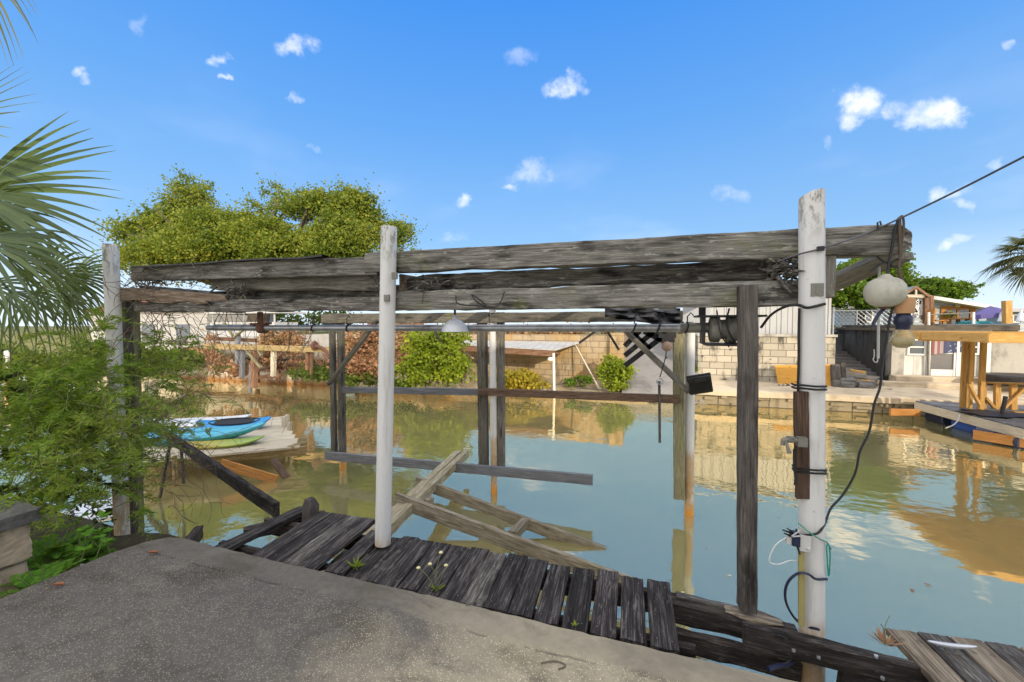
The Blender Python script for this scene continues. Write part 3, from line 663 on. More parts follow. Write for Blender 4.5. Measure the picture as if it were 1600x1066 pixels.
# rafters across the slip
for x, mt in ((.735, 'beam_pale'), (-1.70, 'rotwood'), (-4.62, 'beam')):
    bm((x, 2.63, 2.672 if x < 0 else 2.665), (x-.02, YF+.1, 2.67), .05, .135, mt, rough=.004, erode=.012)
for x, z, mt in ((-3.3, 2.60, 'beam_dark'), (-2.5, 2.63, 'beam'), (-.7, 2.60, 'rotwood'), (.1, 2.62, 'beam_dark')):
    bm((x, 2.78, z), (x+.05, YF+.05, z+.02), .045, .10, mt, rough=.005, erode=.02)
# far beams
bm((-5.15, 5.33, 2.80), (-1.85, 5.33, 2.79), .07, .14, 'beam_pale', rough=.004, erode=.01)
bm((-1.95, 5.34, 2.79), (.75, 5.34, 2.79), .07, .13, 'beam', rough=.004, erode=.01)
bm((-4.80, 5.17, 2.455), (-1.95, 5.15, 2.455), .07, .15, 'post', rough=.004, erode=.012)
bm((-1.92, 5.15, 2.455), (.70, 5.16, 2.460), .07, .135, 'post', rough=.004, erode=.012)
# rail half way down the far posts
board('rail', aY(536, 609, 5.16), aY(764, 613, 5.16), .045, .095, M['bluegrey'], frame, rough=.002)
board('rail', aY(748, 612, 5.14), aY(1062, 624, 5.14), .045, .10, M['brownrail'], frame, rough=.002)
# diagonal braces
board('brace', aY(514, 600, 5.10), aY(590, 500, 5.10), .05, .10, M['post'], frame, up=(0, 1, .2), rough=.004, erode=.006)
board('brace', aY(972, 512, 5.08), aY(1076, 612, 5.10), .05, .12, M['post'], frame, up=(0, 1, .2), rough=.004, erode=.006)
# plank bracing the free end of the top beam
board('brace', aY(1402, 398, 2.63), aY(1272, 456, 3.25), .16, .04, M['beam_pale'], frame, up=(.15, -.25, 1), rough=.003)
board('block', (.955, 2.60, 2.72), (.955, 2.60, 2.50), .10, .10, M['beam_pale'], frame, up=(0, 1, 0), rough=.003)
# tie plates and bolts on the white pipes
def tie(px, py, post, s=.045):
    p = aY(px, py, 2.405 if px > 900 else 2.40); mb = MB()
    mb.box((-s*.5, -.004, -s*.6), (s*.5, .012, s*.6)); mb.lathe((0, 0, 0), [(0.001, -.02), (.009, -.02), (.009, .02), (.001, .02)], 8)
    mb.v = [tuple(v) for v in mb.v]
    return mb.build('tie_plate', M['grimemetal'], post, T(p))
tie(1277, 453, pp_r, .055); tie(604, 466, pp_m, .04); tie(616, 431, pp_m, .04)
# crumbling knot of wood where the rafter meets the right pipe
def splinters(name, c, n, ext, ln, mat, parent, seed, r=(.004, .012)):
    rd = random.Random(seed); mb = MB()
    for k in range(n):
        p = Vector(c)+Vector((rd.gauss(0, ext[0]), rd.gauss(0, ext[1]), rd.gauss(0, ext[2])))
        d = Vector((rd.gauss(0, 1), rd.gauss(0, .7), rd.gauss(0, .6))).normalized()*rd.uniform(*ln); w = rd.uniform(*r)
        mid = p+d*.5+Vector((rd.gauss(0, .012), rd.gauss(0, .012), rd.gauss(0, .012)))
        mb.tube([p, mid, p+d], [w, w*1.1, w*.25], 5)
    return mb.at(name, mat, c, parent, 40)
splinters('rotten_wood', (.775, 2.56, 2.655), 110, (.045, .03, .045), (.03, .12), M['beam_dark'], frame, 5)
splinters('rotten_wood', (-3.35, 2.60, 2.62), 60, (.07, .03, .035), (.04, .14), M['beam_dark'], frame, 6, (.003, .009))
splinters('rotten_wood', (-1.86, 2.60, 2.66), 50, (.03, .02, .05), (.04, .10), M['beam_dark'], frame, 8)
splinters('rotten_wood', (-1.48, 2.56, 2.635), 24, (.05, .02, .03), (.06, .14), M['beam_dark'], frame, 9, (.003, .009))
splinters('rotten_wood', (-4.45, 2.60, 2.76), 60, (.12, .04, .04), (.05, .18), M['twig'], frame, 10, (.002, .006))
# roofing felt left on the beam at the left end
mb = MB(); vs = []; nx = 30
for i in range(nx+1):
    q = i/nx; x = -4.42+2.1*q; z = 2.925-.035*q
    for j, yy in enumerate((2.50, 2.62, 2.80)):
        vs.append((x, yy, z+.012*nz(x, yy, 3)+(-.035*(1-q)**2 if j == 0 else 0)))
for i in range(nx+1):
    q = i/nx; x = -4.42+2.1*q
    for j, yy in enumerate((2.50, 2.62, 2.80)): v = vs[i*3+j]; vs.append((v[0], v[1], v[2]-.012))
N3 = (nx+1)*3; fs = []
for i in range(nx):
    for j in range(2):
        a = i*3+j; fs += [(a, a+3, a+4, a+1), (N3+a, N3+a+1, N3+a+4, N3+a+3)]
    fs += [(i*3, N3+i*3, N3+i*3+3, i*3+3), (i*3+2, i*3+5, N3+i*3+5, N3+i*3+2)]
mb.add(vs, fs).build('roofing_felt', M['tarp'], frame, smooth=50)

# ------------------------------------------------------------------ hoist: drive pipe, brackets, motor
hoist = empty('boat_hoist', (-1.5, 2.76, 2.33), 'long grey drive pipe with rusty bracket and belt motor slung under the beam', 'boat hoist')
MB().tube([(-3.92, 2.76, 2.326), (-2.72, 2.76, 2.328)], .025, 14).build('drive_pipe', M['steel'], hoist, smooth=50)
MB().tube([(-2.74, 2.76, 2.328), (-1, 2.76, 2.33), (.27, 2.76, 2.333)], .0265, 14).build('drive_pipe', M['steel'], hoist, smooth=50)
mb = MB()
mb.bar((-3.235, 2.74, 2.47), (-3.235, 2.74, 2.34), .05, .012, (0, 1, 0)); mb.bar((-3.275, 2.77, 2.47), (-3.275, 2.77, 2.36), .012, .05, (0, 1, 0))
mb.lathe((-3.24, 2.76, 2.328), [(.03, -.05), (.052, -.03), (.052, .03), (.03, .05)], 14); mb.bar((-3.34, 2.75, 2.36), (-3.15, 2.75, 2.37), .06, .018)
mb.build('bearing_bracket', M['rust'], hoist, smooth=40)
for x in (-2.66, -2.30, -.02, .13, .30):
    c = Vector((x, 2.76, 2.33)); pts = [c+Vector((.010*math.sin(a), .031*math.cos(a), .031*math.sin(a))) for a in lin(0, 2*math.pi, 14)]
    mb = MB().tube(pts, .006, 6, cap=False); mb.tube([c+Vector((0, -.02, .03)), c+Vector((.0, -.02, .075)), c+Vector((.02, -.02, .10)), c+Vector((.035, -.02, .08))], .004, 5)
    mb.build('pipe_clamp', M['darkmetal'], hoist, smooth=40)
# coupling and motor at the right end
mb = MB(); mb.tube([(.26, 2.76, 2.333), (.44, 2.76, 2.336)], .032, 14); mb.build('coupling', M['grimemetal'], hoist, smooth=40)
mb = MB(); X = Vector((1, 0, 0))
def drum(mb, c, prof, n=20):
    """lathe about the X axis"""
    vs = []; c = Vector(c)
    for (x, r) in prof:
        for j in range(n): a = 2*math.pi*j/n; vs.append(c+Vector((x, r*math.cos(a), r*math.sin(a))))
    fs = [(k*n+j, (k+1)*n+j, (k+1)*n+(j+1) % n, k*n+(j+1) % n) for k in range(len(prof)-1) for j in range(n)]
    fs += [tuple(range(n)), tuple(range((len(prof)-1)*n, len(prof)*n))[::-1]]
    return mb.add(vs, fs)
drum(mb, (.42, 2.74, 2.325), [(0, .03), (.01, .075), (.03, .08), (.06, .08), (.065, .06), (.10, .06), (.105, .085), (.15, .085), (.16, .05), (.175, .025)])
mb.build('motor', M['grimemetal'], hoist, smooth=35)
mb = MB(); drum(mb, (.58, 2.70, 2.33), [(0, .07), (.012, .075), (.016, .055), (.028, .055), (.032, .075), (.044, .07)]); drum(mb, (.585, 2.70, 2.33), [(0, .02), (.06, .02)], 10)
mb.build('pulley', M['rust'], hoist, smooth=35)
mb = MB(); mb.box((.35, 2.66, 2.40), (.72, 2.86, 2.412)); mb.box((.38, 2.84, 2.40), (.42, 2.86, 2.56)); mb.box((.60, 2.84, 2.40), (.64, 2.86, 2.56)); mb.box((.38, 2.70, 2.235), (.40, 2.80, 2.40)); mb.box((.40, 2.66, 2.225), (.68, 2.80, 2.24))
mb.build('mount_plate', M['darkmetal'], hoist)
mb = MB().tube(bez([(.52, 2.66, 2.45), (.50, 2.62, 2.35), (.56, 2.62, 2.24), (.60, 2.63, 2.34), (.58, 2.66, 2.44)]), .005, 6); mb.tube(bez([(.45, 2.64, 2.44), (.47, 2.62, 2.30), (.52, 2.64, 2.22)]), .004, 5)
mb.build('motor_cable', M['black'], hoist, smooth=50)

# ------------------------------------------------------------------ boardwalk along the slab
walk = empty('boardwalk', (-1, 2.33, .72), 'dark rotting boardwalk of cross boards along the slab edge', 'boardwalk')
rd = random.Random(11)
x = .212; k = 0
while x > -1.98:
    w = rd.uniform(.128, .140)
    mt = 'deck_grey' if k == 7 else 'deck'
    yo = 2.585+rd.uniform(-.018, .018); sk = .012*k/14
    zt = .735+rd.uniform(-.004, .004) - (.03 if k in (13,) else 0)
    if x-w < -2.0: break
    if k == 14: pass
    board('deck_board', (x-w/2+.004+sk, 2.045+rd.uniform(-.01, .01), zt), (x-w/2-sk*2-.004, yo, zt+rd.uniform(-.004, .004)), w, .036, M[mt], walk, rough=.0035, erode=.004, seg=.03, cup=rd.uniform(-.003, .004), nr=7)
    x -= w + (.020 if k < 5 else .006); k += 1
# the sagging board beside the hole
# left section: lifted boards
for (p0, p1, w, z, mt) in [((318, 848), (440, 797), .135, .735, 'deck'), ((432, 872), (498, 803), .150, .745, 'deck'), ((478, 884), (528, 812), .135, .748, 'deck_grey'),
                       ((520, 897), (560, 826), .16, .752, 'deck')]:
    pass
for (xc, xo, w, z, mt, dz) in [(-2.83, -2.76, .125, .742, 'deck', .0), (-2.475, -2.50, .14, .738, 'deck', .01), (-2.335, -2.36, .135, .740, 'deck', .012), (-2.20, -2.215, .13, .742, 'deck_grey', .014), (-2.065, -2.075, .13, .744, 'deck', .016)]:
    board('deck_board', (xc, 2.03, z), (xo, 2.69 if xc > -2.7 else 2.72, z+dz), w, .038, M[mt], walk, rough=.004, erode=.006, seg=.03, nr=7)
board('deck_board', (-1.95, 2.02, .70), (-1.80, 2.40, .60), .11, .03, M['yellowwood'], walk, up=(.5, 0, 1), rough=.003)
# stringers
for (y, z, x0, x1) in [(2.545, .648, -3.0, .24), (2.16, .648, -3.0, .30)]:
    board('stringer', (x0, y, z), (x1, y, z), .045, .13, M['stringer'], walk, rough=.004, erode=.01)
board('stringer', (-3.02, 2.36, .665), (-2.62, 2.80, .66), .05, .10, M['stringer'], walk, rough=.004)
# bare stringers to the right where the boards are gone: two lapped timbers with rotten upper edge
board('stringer', (.20, 2.505, .645), (.845, 2.475, .640), .06, .125, M['stringer'], walk, rough=.006, erode=.02)
board('stringer', (.56, 2.345, .695), (1.60, 2.315, .68), .055, .125, M['stringer'], walk, rough=.005, erode=.015)
board('stringer', (.20, 2.445, .52), (.845, 2.42, .51), .055, .115, M['stringer'], walk, rough=.005, erode=.012)
board('stringer', (.99, 2.34, .545), (1.75, 2.315, .52), .05, .20, M['stringer'], walk, rough=.005, erode=.01)
board('stringer', (.50, 2.50, .715), (.78, 2.485, .71), .10, .022, M['deck_tan'], walk, rough=.006, erode=.01, rot0=.1, rot1=.12)
board('stringer', (.24, 2.55, .71), (.62, 2.53, .708), .05, .02, M['deck_grey'], walk, rough=.006, erode=.01, rot1=.1)
mb = MB()
for (px, py, Y) in [(1279, 1027, 2.305), (1369, 1026, 2.30), (1379, 1060, 2.292), (1240, 1016, 2.308)]:
    p = aY(px, py, Y); MB().lathe((0, 0, 0), [(.001, -.006), (.008, -.006), (.008, .006), (.001, .006)], 10).build('bolt', M['aluminium'], walk, T(p))
MB().box((.925, 2.335, .36), (.985, 2.372, .46)).build('joint_plate', M['black'], walk)
piling = board('piling', (-2.64, 2.66, -.6), (-2.64, 2.66, .875), .105, .10, M['post_dark'], walk, up=(0, 1, 0), rough=.006, erode=.01, rot1=.05)
# posts under the walk
for x in (-1.4, -.2): board('piling', (x, 2.60, -.7), (x, 2.60, .58), .09, .09, M['post_dark'], walk, up=(0, 1, 0), rough=.006)
# deck corner on the right
dc = empty('dock_corner', (1.45, 2.35, .74), 'tan weathered corner of dock boards carrying a metal cleat', 'dock')
for k, (x0, x1, y1, mt) in enumerate([(1.325, 1.29, 2.545, 'deck_tan'), (1.465, 1.43, 2.562, 'deck_grey'), (1.605, 1.57, 2.575, 'deck_tan'), (1.745, 1.71, 2.585, 'deck_grey'), (1.885, 1.85, 2.59, 'deck_tan'), (2.03, 1.99, 2.59, 'deck_tan')]):
    board('deck_board', (x0+.045, 1.99, .735), (x1+.045, y1, .737), .132, .036, M[mt], dc, rough=.003, erode=.006, seg=.03, nr=7)
board('joist', (1.32, 2.30, .655), (2.1, 2.25, .65), .05, .12, M['stringer'], dc, rough=.004)
board('joist', (1.34, 2.02, .655), (2.1, 2.02, .65), .05, .12, M['stringer'], dc, rough=.004)
cl = aZ(1487, 1012, .757)
cle = empty('cleat', cl, 'grey metal cleat screwed to the tan dock boards', 'cleat')
A = aZ(1450, 1003, .79); B = aZ(1526, 1012, .79); d = (B-A)
pts = [A+d*q+Vector((0, 0, .010*((2*q-1)**2)-.006)) for q in lin(0, 1, 10)]
MB().tube(pts, [.004, .008, .010, .011, .012, .012, .012, .011, .010, .008, .004], 10).build('horn', M['aluminium'], cle, smooth=50)
mid = A+d*.5; mb = MB(); dn = d.normalized()
for q in (-.02, .02):
    p = mid+dn*q; mb.tube([(p.x, p.y, .752), (p.x, p.y, .788)], [.010, .008], 8)
mb.bar(mid-dn*.04-Vector((0, 0, .034)), mid+dn*.04-Vector((0, 0, .034)), .03, .006); mb.build('base', M['grimemetal'], cle, smooth=50)

# ------------------------------------------------------------------ loose and fallen timbers
def fallen(name, label, a, b, w, h, mat, cat='board', group=None, **k):
    o = board(name, a, b, w, h, M[mat], None, **k); return tag(o, label, cat, group)
fallen('fallen_beam', 'grey timber hanging level just above the water across the far posts', aY(509, 712, 5.10), aY(926, 750, 5.10), .05, .135, 'bluegrey', 'beam', rough=.003, erode=.006)
# fallen pair of planks sloping from the far side up to the walk
g = empty('fallen_planks', (-2.3, 3.8, .4), 'two moss yellow planks lying side by side from the water to the boardwalk', 'planks')
board('plank', aZ(716, 706, .34), aZ(515, 893, .55), .10, .045, M['yellowwood'], g, rough=.003)
board('plank', aZ(729, 708, .32), aZ(530, 900, .53), .085, .11, M['yellowwood'], g, rough=.003)
lad = empty('fallen_ladder', (-1.5, 4, .25), 'fallen ladder like pair of grey green boards half sunk in the slip', 'ladder frame')
board('side_rail', aZ(650, 752, .42), aZ(945, 864, -.05), .05, .13, M['ladder'], lad, rough=.002, erode=.004)
board('side_rail', aZ(618, 780, .52), aZ(985, 915, .03), .05, .15, M['ladder'], lad, rough=.002, erode=.004)
board('rung', aZ(645, 768, .40), aZ(672, 787, .36), .10, .10, M['ladder'], lad)
board('rung', aZ(822, 815, .14), aZ(800, 838, .16), .09, .10, M['ladder'], lad)
fallen('leaning_board', 'long black board leaning from the shrub down to the end of the boardwalk', aZ(432, 797, .72), aZ(228, 657, .80), .055, .13, 'stringer', rough=.003, erode=.006)
lb = bpy.data.objects['leaning_board']
fallen('short_board', 'short dark board lying at the rounded corner of the slab', (-3.62, 2.42, .55), (-3.22, 2.03, .66), .06, .11, 'stringer', rough=.004)
for (px0, py0, px1, py1, Y0, lab) in [(272, 660, 250, 778, 3.6, 'thin dark stake beside the leaning board, tilted over'), (282, 690, 287, 756, 3.75, 'thin upright brown stake under the leaning board')]:
    fallen('stake', lab, aY(px1, py1, Y0), aY(px0, py0, Y0), .028, .03, 'post_dark', 'stake', up=(0, 1, 0))

# ------------------------------------------------------------------ things on and around the frame
# enamel lamp
p = aY(711, 512, 2.66)
lamp = empty('hanging_lamp', p+Vector((0, 0, .14)), 'pale grey enamel dish lamp hanging from the middle of the beam', 'lamp')
mb = MB(); q = p+Vector((0, 0, -.03))
mb.lathe(q, [(.10, 0), (.099, .004), (.094, .022), (.080, .048), (.060, .070), (.036, .086), (.018, .092), (.018, .118), (.014, .124), (.001, .124)], 28)
mb.lathe(q, [(.10, 0), (.096, .001), (.091, .020), (.077, .045), (.057, .067), (.033, .082), (.001, .088)], 28)
mb.build('lamp_shade', M['enamel'], lamp, smooth=40)
MB().tube([q+Vector((0, 0, .12)), q+Vector((0, 0, .22))], .009, 8).build('stem', M['rust'], lamp, smooth=50)
mb = MB().lathe(q+Vector((0, 0, .02)), [(.001, 0), (.018, .006), (.024, .022), (.016, .045), (.011, .06)], 12); mb.build('bulb', M['glass'], lamp, smooth=60)
# loops of thin black cable below the beam beside the lamp
def cable(name, pts, r, mat, label, cat='cable', group=None, n=8):
    P = bez(pts, n); c = P[0]
    return tag(MB().tube(P, r, 6).at(name, M[mat], c, None, 60), label, cat, group)
cable('cable', [aY(712, 462, 2.5), aY(716, 475, 2.5), aY(745, 478, 2.5), aY(760, 478, 2.5), aY(737, 460, 2.52), aY(748, 474, 2.5), aY(772, 480, 2.5), aY(783, 470, 2.5), aY(788, 456, 2.52)], .004, 'black', 'thin black cable looped over the face of the beam right of the lamp')
cable('cable', [aY(1189, 512, 2.62), aY(1205, 492, 2.55), aY(1228, 479, 2.45), aY(1248, 477, 2.40), aY(1262, 481, 2.375), aY(1289, 475, 2.41)], .0075, 'black', 'black cable arching from the motor to the tall right pipe')
cable('cable', [aY(1249, 482, 2.43), aY(1248, 520, 2.43), aY(1248, 560, 2.43), aY(1247, 612, 2.43), aY(1249, 650, 2.43)], .006, 'black', 'straight black cable running down the left side of the right pipe')
# float, bobbin, bulb on ropes at the beam end
YB = 2.50
fc = aY(1383, 457, YB)
mb = MB(); mb.lathe(fc-Vector((0, 0, .075)), [(.001, 0), (.03, .002), (.055, .012), (.074, .032), (.083, .060), (.084, .085), (.078, .110), (.065, .130), (.048, .143), (.030, .150), (.022, .158), (.016, .166), (.005, .168)], 30, wob=.035)
o = mb.at('float', M['float'], fc, None, 60); tag(o, 'round dirty white mooring float hanging at the beam end', 'float')
mb = MB().lathe(aY(1381, 481, YB), [(.001, -.006), (.022, -.004), (.024, .004), (.01, .010), (.001, .01)], 14); mb.build('plug', M['rust'], o, T((0, 0, 0)))
bpy.data.objects['plug'].matrix_basis = T(fc).inverted()
lan = empty('bulb_string', aY(1413, 470, YB), 'tan bobbin, navy socket and yellowed glass bulb hung on a rope', 'lantern')
b0 = aY(1413, 478, YB); k = .0033
mb = MB().lathe(b0, [(.001, -.040), (.038, -.038), (.040, -.010), (.041, .020), (.038, .040), (.001, .042)], 20); mb.build('bobbin', M['bobbin'], lan, smooth=35)
b1 = aY(1411, 502, YB)
mb = MB().lathe(b1, [(.001, -.045), (.027, -.043), (.029, -.022), (.036, -.012), (.036, .018), (.028, .030), (.024, .042), (.001, .044)], 20); mb.build('socket', M['navy'], lan, smooth=35)
b2 = aY(1410, 528, YB)
mb = MB().lathe(b2, [(.001, -.052), (.02, -.050), (.040, -.036), (.047, -.016), (.044, .002), (.033, .024), (.027, .036), (.026, .046)], 22, wob=.05); mb.build('bulb', M['glass'], lan, smooth=60)
mb = MB().lathe(b2, [(.001, -.044), (.03, -.034), (.038, -.018), (.034, -.004), (.001, .0)], 16, wob=.2); mb.build('sediment', M['float'], lan, smooth=60)
kn = aY(1402, 408, YB)
def rope(pts, r, mat, label, nm='rope', g='ropes tied round the beam end'): return cable(nm, pts, r, mat, label, 'rope', g)
YR = 2.515
rope([aY(1404, 342, YR), aY(1398, 360, YR), aY(1394, 385, YR), aY(1390, 405, YR), aY(1386, 432, YB), aY(1384, 436, YB)], .006, 'black', 'black cord from the top of the beam end down to the white float')
rope([aY(1405, 340, YR), aY(1406, 370, YR), aY(1407, 400, YR), aY(1405, 425, YR), aY(1412, 466, YB)], .008, 'rope', 'thick brown rope from the beam end down to the tan bobbin')
rope([aY(1402, 343, YR), aY(1410, 338, YR), aY(1412, 355, YR), aY(1408, 385, YR), aY(1404, 412, YR), aY(1410, 440, YB)], .005, 'rope', 'thin loose loop of rope on the outer side of the beam end')
rope([aY(1370, 400, YR), aY(1378, 407, YR), aY(1390, 411, YR), aY(1402, 405, YR), aY(1408, 414, YR), aY(1395, 417, YR), aY(1388, 409, YR), aY(1372, 414, YR), aY(1360, 425, YR)], .005, 'black', 'tangle of black cord knotted under the beam end')
# hanging cables
cable('cable', [aY(1382, 482, YB), aY(1374, 490, YB), aY(1366, 503, YB), aY(1364, 512, YB)], .008, 'navy', 'short dark cable stub bending down from the white float')
cable('cable', [aY(1396, 476, YB), aY(1389, 505, YB), aY(1384, 540, YB), aY(1378, 575, YB), aY(1375, 605, YB), aY(1366, 632, YB), aY(1358, 675, YB), aY(1344, 705, YB), aY(1336, 740, YB), aY(1318, 772, YB), aY(1298, 795, YB-.03), aY(1289, 818, YB-.09), aY(1278, 833, 2.36), aY(1260, 836, 2.35), aY(1246, 836, 2.37)], .0055, 'black', 'long black cable swinging from the float down to the outlet box on the pipe')
# overhead wire
cable('overhead_wire', [aY(1215, 409, 2.47), aY(1250, 397, 2.405), aY(1285, 388, 2.405), aY(1345, 368, 2.5), aY(1405, 342, 2.50), aY(1500, 296, 2.30), aY(1600, 245, 2.06), aY(1700, 195, 1.8)], .0045, 'wire', 'grey steel wire from the right pipe up over the beam end into the sky', 'wire')
mb = MB(); p = aY(1282, 389, 2.40); mb.box(p-Vector((.014, .01, .010)), p+Vector((.014, .01, .012))); mb.tube([aY(1372, 358, 2.51), aY(1371, 348, 2.51), aY(1375, 346, 2.51), aY(1377, 352, 2.51)], .004, 6)
o = mb.at('wire_clamp', M['darkmetal'], p, bpy.data.objects['overhead_wire']); o.matrix_basis = T(bpy.data.objects['overhead_wire'].location).inverted() @ T(p)
# boat hook pole hanging beyond the beam
pt, pb = aY(1374, 392, 2.75), aY(1372, 560, 2.75)
mb = MB().tube([pt, pb], .0062, 10); mb.tube(bez([pb+Vector((0, 0, .02)), pb-Vector((.003, 0, .018)), pb-Vector((.014, 0, .022)), pb-Vector((.022, 0, .008)), pb-Vector((.018, 0, -.012)), pb-Vector((.020, 0, -.05))]), .0028, 6)
o = mb.at('boat_hook', M['greyplastic'], pt, None, 50); tag(o, 'thin pale hook pole hanging upright behind the white float', 'hook pole')
# strapped backing board with hose tap on the right pipe
o = board('backing_board', aY(1254, 778, 2.405), aY(1251, 612, 2.405), .062, .03, M['brownrail'], None, up=(0, 1, 0), rough=.003)
tag(o, 'brown wooden strip strapped upright to the left of the right pipe', 'board')
def strap(py0, py1, x0=1243, x1=1291, nm=2):
    mb = MB()
    for k in range(nm):
        dy = k*5
        a = aY(x0, py0+dy, 2.40); b = aY((x0+x1)/2+6, (py0+py1)/2+dy+1, 2.335); c = aY(x1, py1+dy, 2.405)
        mb.tube(bez([a+Vector((0, .06, 0)), a+Vector((-.003, .01, 0)), aY(x0+10, py0+dy, 2.365), b, aY(x1-7, py1+dy, 2.36), c, c+Vector((-.01, .07, 0))], 6), .0055, 6)
    return mb, aY(x0, py0, 2.4)
for (y0, y1, x0, nm, lab) in [(602, 604, 1244, 2, 'double black strap across the pipe and the upper part of the brown strip'), (733, 735, 1245, 2, 'double black strap across the pipe at the lower end of the brown strip')]:
    mb, c = strap(y0, y1, x0, 1291, nm); tag(mb.at('strap', M['black'], c, None, 50), lab, 'strap', 'black straps on the right pipe')
mb, c = strap(606, 608, 1250, 1290, 1)
for (y0, y1, lab) in [(608, 608, ''), ]: pass
tb = aY(1241, 690, 2.36)
tap = empty('hose_tap', tb, 'old grey metal tap with lever on the brown strip', 'tap')
mb = MB(); mb.box(tb+Vector((.012, -.015, -.022)), tb+Vector((.055, .02, .024))); mb.tube(bez([tb+Vector((.02, 0, .005)), tb+Vector((-.02, -.01, .012)), tb+Vector((-.05, -.012, .004)), tb+Vector((-.055, -.012, -.02))]), [.012]*6+[.017]*6+[.013]*6+[.010]*7, 10)
mb.build('body', M['grimemetal'], tap, smooth=40)
mb = MB(); mb.tube([tb+Vector((-.045, -.02, .01)), tb+Vector((-.035, -.025, -.03)), tb+Vector((-.028, -.025, -.055))], [.007, .008, .012], 8); mb.lathe(tb+Vector((-.02, -.012, .018)), [(.001, 0), (.02, .002), (.02, .008), (.001, .010)], 12)
mb.build('lever', M['grimemetal'], tap, smooth=40)
cable('cable', [aY(1241, 702, 2.37), aY(1241, 725, 2.37), aY(1243, 745, 2.37), aY(1242, 758, 2.37)], .006, 'black', 'stub of black cable hanging straight below the tap')
# outlet box with plugs
ob = aY(1244, 842, 2.355)
box = empty('outlet_box', ob, 'dark blue outlet box with clipped plugs on a grey bracket', 'outlet box')
mb = MB().box(ob+Vector((-.022, -.02, -.032)), ob+Vector((.012, .03, .030))); mb.box(ob+Vector((-.015, -.024, -.020)), ob+Vector((.004, -.019, .016))); mb.build('case', M['bluebox'], box)
mb = MB().box(ob+Vector((.012, -.012, -.055)), ob+Vector((.062, -.004, .028))); mb.lathe(ob+Vector((.05, -.016, -.04)), [(.001, 0), (.008, .001), (.008, .008), (.001, .009)], 8); mb.build('bracket', M['greyplastic'], box)
mb = MB()
for (a, b, r) in [((-.02, -.01, .03), (-.07, -.03, .05), .006), ((-.018, -.01, .035), (-.05, -.03, .062), .005), ((0, -.02, .03), (-.012, -.03, .065), .006), ((-.022, 0, .01), (-.06, -.02, .03), .006), ((0, -.02, -.03), (.012, -.02, -.07), .006)]: mb.tube([ob+Vector(a), ob+Vector(b)], [r, r*.6], 7)
mb.build('plugs', M['black'], box, smooth=40)
mb = MB().box(ob+Vector((-.044, -.012, -.028)), ob+Vector((-.024, .012, .008))); mb.bar(ob+Vector((-.03, -.03, .022)), ob+Vector((.004, -.03, .06)), .005, .005); mb.bar(ob+Vector((-.03, -.03, .022)), ob+Vector((.01, -.03, .032)), .005, .005); mb.build('clip', M['greyplastic'], box)
cable('white_wire', [aY(1232, 838, 2.36), aY(1212, 852, 2.35), aY(1202, 876, 2.35), aY(1215, 882, 2.35), aY(1235, 876, 2.36), aY(1249, 878, 2.37)], .0028, 'whitewire', 'loop of thin white wire beside the outlet box', 'wire')
cable('green_string', [aY(1247, 817, 2.38), aY(1262, 830, 2.345), aY(1280, 842, 2.35), aY(1294, 850, 2.40), aY(1297, 870, 2.40), aY(1295, 900, 2.40), aY(1293, 880, 2.39), aY(1292, 852, 2.39), aY(1299, 858, 2.40)], .003, 'greencord', 'green cord tied round the right pipe with a hanging tail', 'cord')
o = board('lath', aY(1252, 978, 2.36), aY(1252, 862, 2.36), .026, .02, M['bamboo'], None, up=(0, 1, 0), rough=.001); tag(o, 'olive yellow lath standing against the foot of the right pipe', 'lath')
cable('hose', [aY(1292, 905, 2.38), aY(1275, 905, 2.34), aY(1262, 897, 2.33), aY(1245, 897, 2.34), aY(1230, 912, 2.36), aY(1227, 935, 2.38), aY(1236, 958, 2.40), aY(1253, 976, 2.41), aY(1280, 984, 2.34)], .0065, 'navy', 'dark blue hose curving round the foot of the right pipe', 'hose')
cable('hose', [aY(1200, 1046, 2.2), aY(1215, 1041, 2.25), aY(1228, 1040, 2.3), aY(1240, 1033, 2.38)], .012, 'navy', 'piece of dark hose floating between slab and black stringers', 'hose')
# floodlight on the far right post
fl = aY(1094, 602, 5.0)
flo = empty('floodlight', fl, 'black floodlight with heat sink back clamped to the far right post', 'floodlight')
Mf = T(fl) @ Matrix.Rotation(R(-12), 4, 'Y') @ Matrix.Rotation(R(20), 4, 'X')
mb = MB().box((-.12, -.02, -.10), (.12, .02, .11)); mb.box((-.13, .02, -.11), (.13, .045, .12))
for k in range(9): mb.box((-.10+k*.025, -.035, -.07), (-.095+k*.025, -.0201, .05))
mb.box((-.06, -.04, .06), (.06, -.0205, .10)); mb.build('housing', M['black'], flo, Mf)
mb = MB().bar(fl+Vector((-.13, 0, -.02)), aY(1074, 606, 5.18), .03, .012); mb.bar(fl+Vector((-.13, 0, .03)), fl+Vector((-.13, 0, -.06)), .03, .012); mb.build('bracket', M['grimemetal'], flo)
# rusty ball with chain and hook
bp = aY(1042, 541, 4.95)
bl = empty('ball_tackle', bp, 'rust stained ball float with cord and hook hanging under the drive pipe', 'tackle')
MB().lathe(bp, [(.001, -.062), (.035, -.052), (.058, -.022), (.060, .012), (.045, .043), (.018, .058), (.001, .060)], 18, wob=.12).build('ball', M['buoyred'], bl, smooth=60)
hk = aY(1031, 596, 4.95)
mb = MB().tube([aY(1042, 505, 4.95), bp], .005, 6); mb.tube([bp, aY(1040, 558, 4.95), aY(1036, 573, 4.95), hk+Vector((0, 0, .05))], .006, 6); mb.lathe(aY(1041, 559, 4.95), [(.001, -.014), (.016, 0), (.001, .014)], 8); mb.lathe(aY(1036, 573, 4.95), [(.001, -.014), (.016, 0), (.001, .014)], 8); mb.build('cord', M['darkmetal'], bl, smooth=50)
pts = [hk+Vector((.034*math.sin(a), 0, .034*math.cos(a))) for a in lin(-.3, 5.2, 16)]
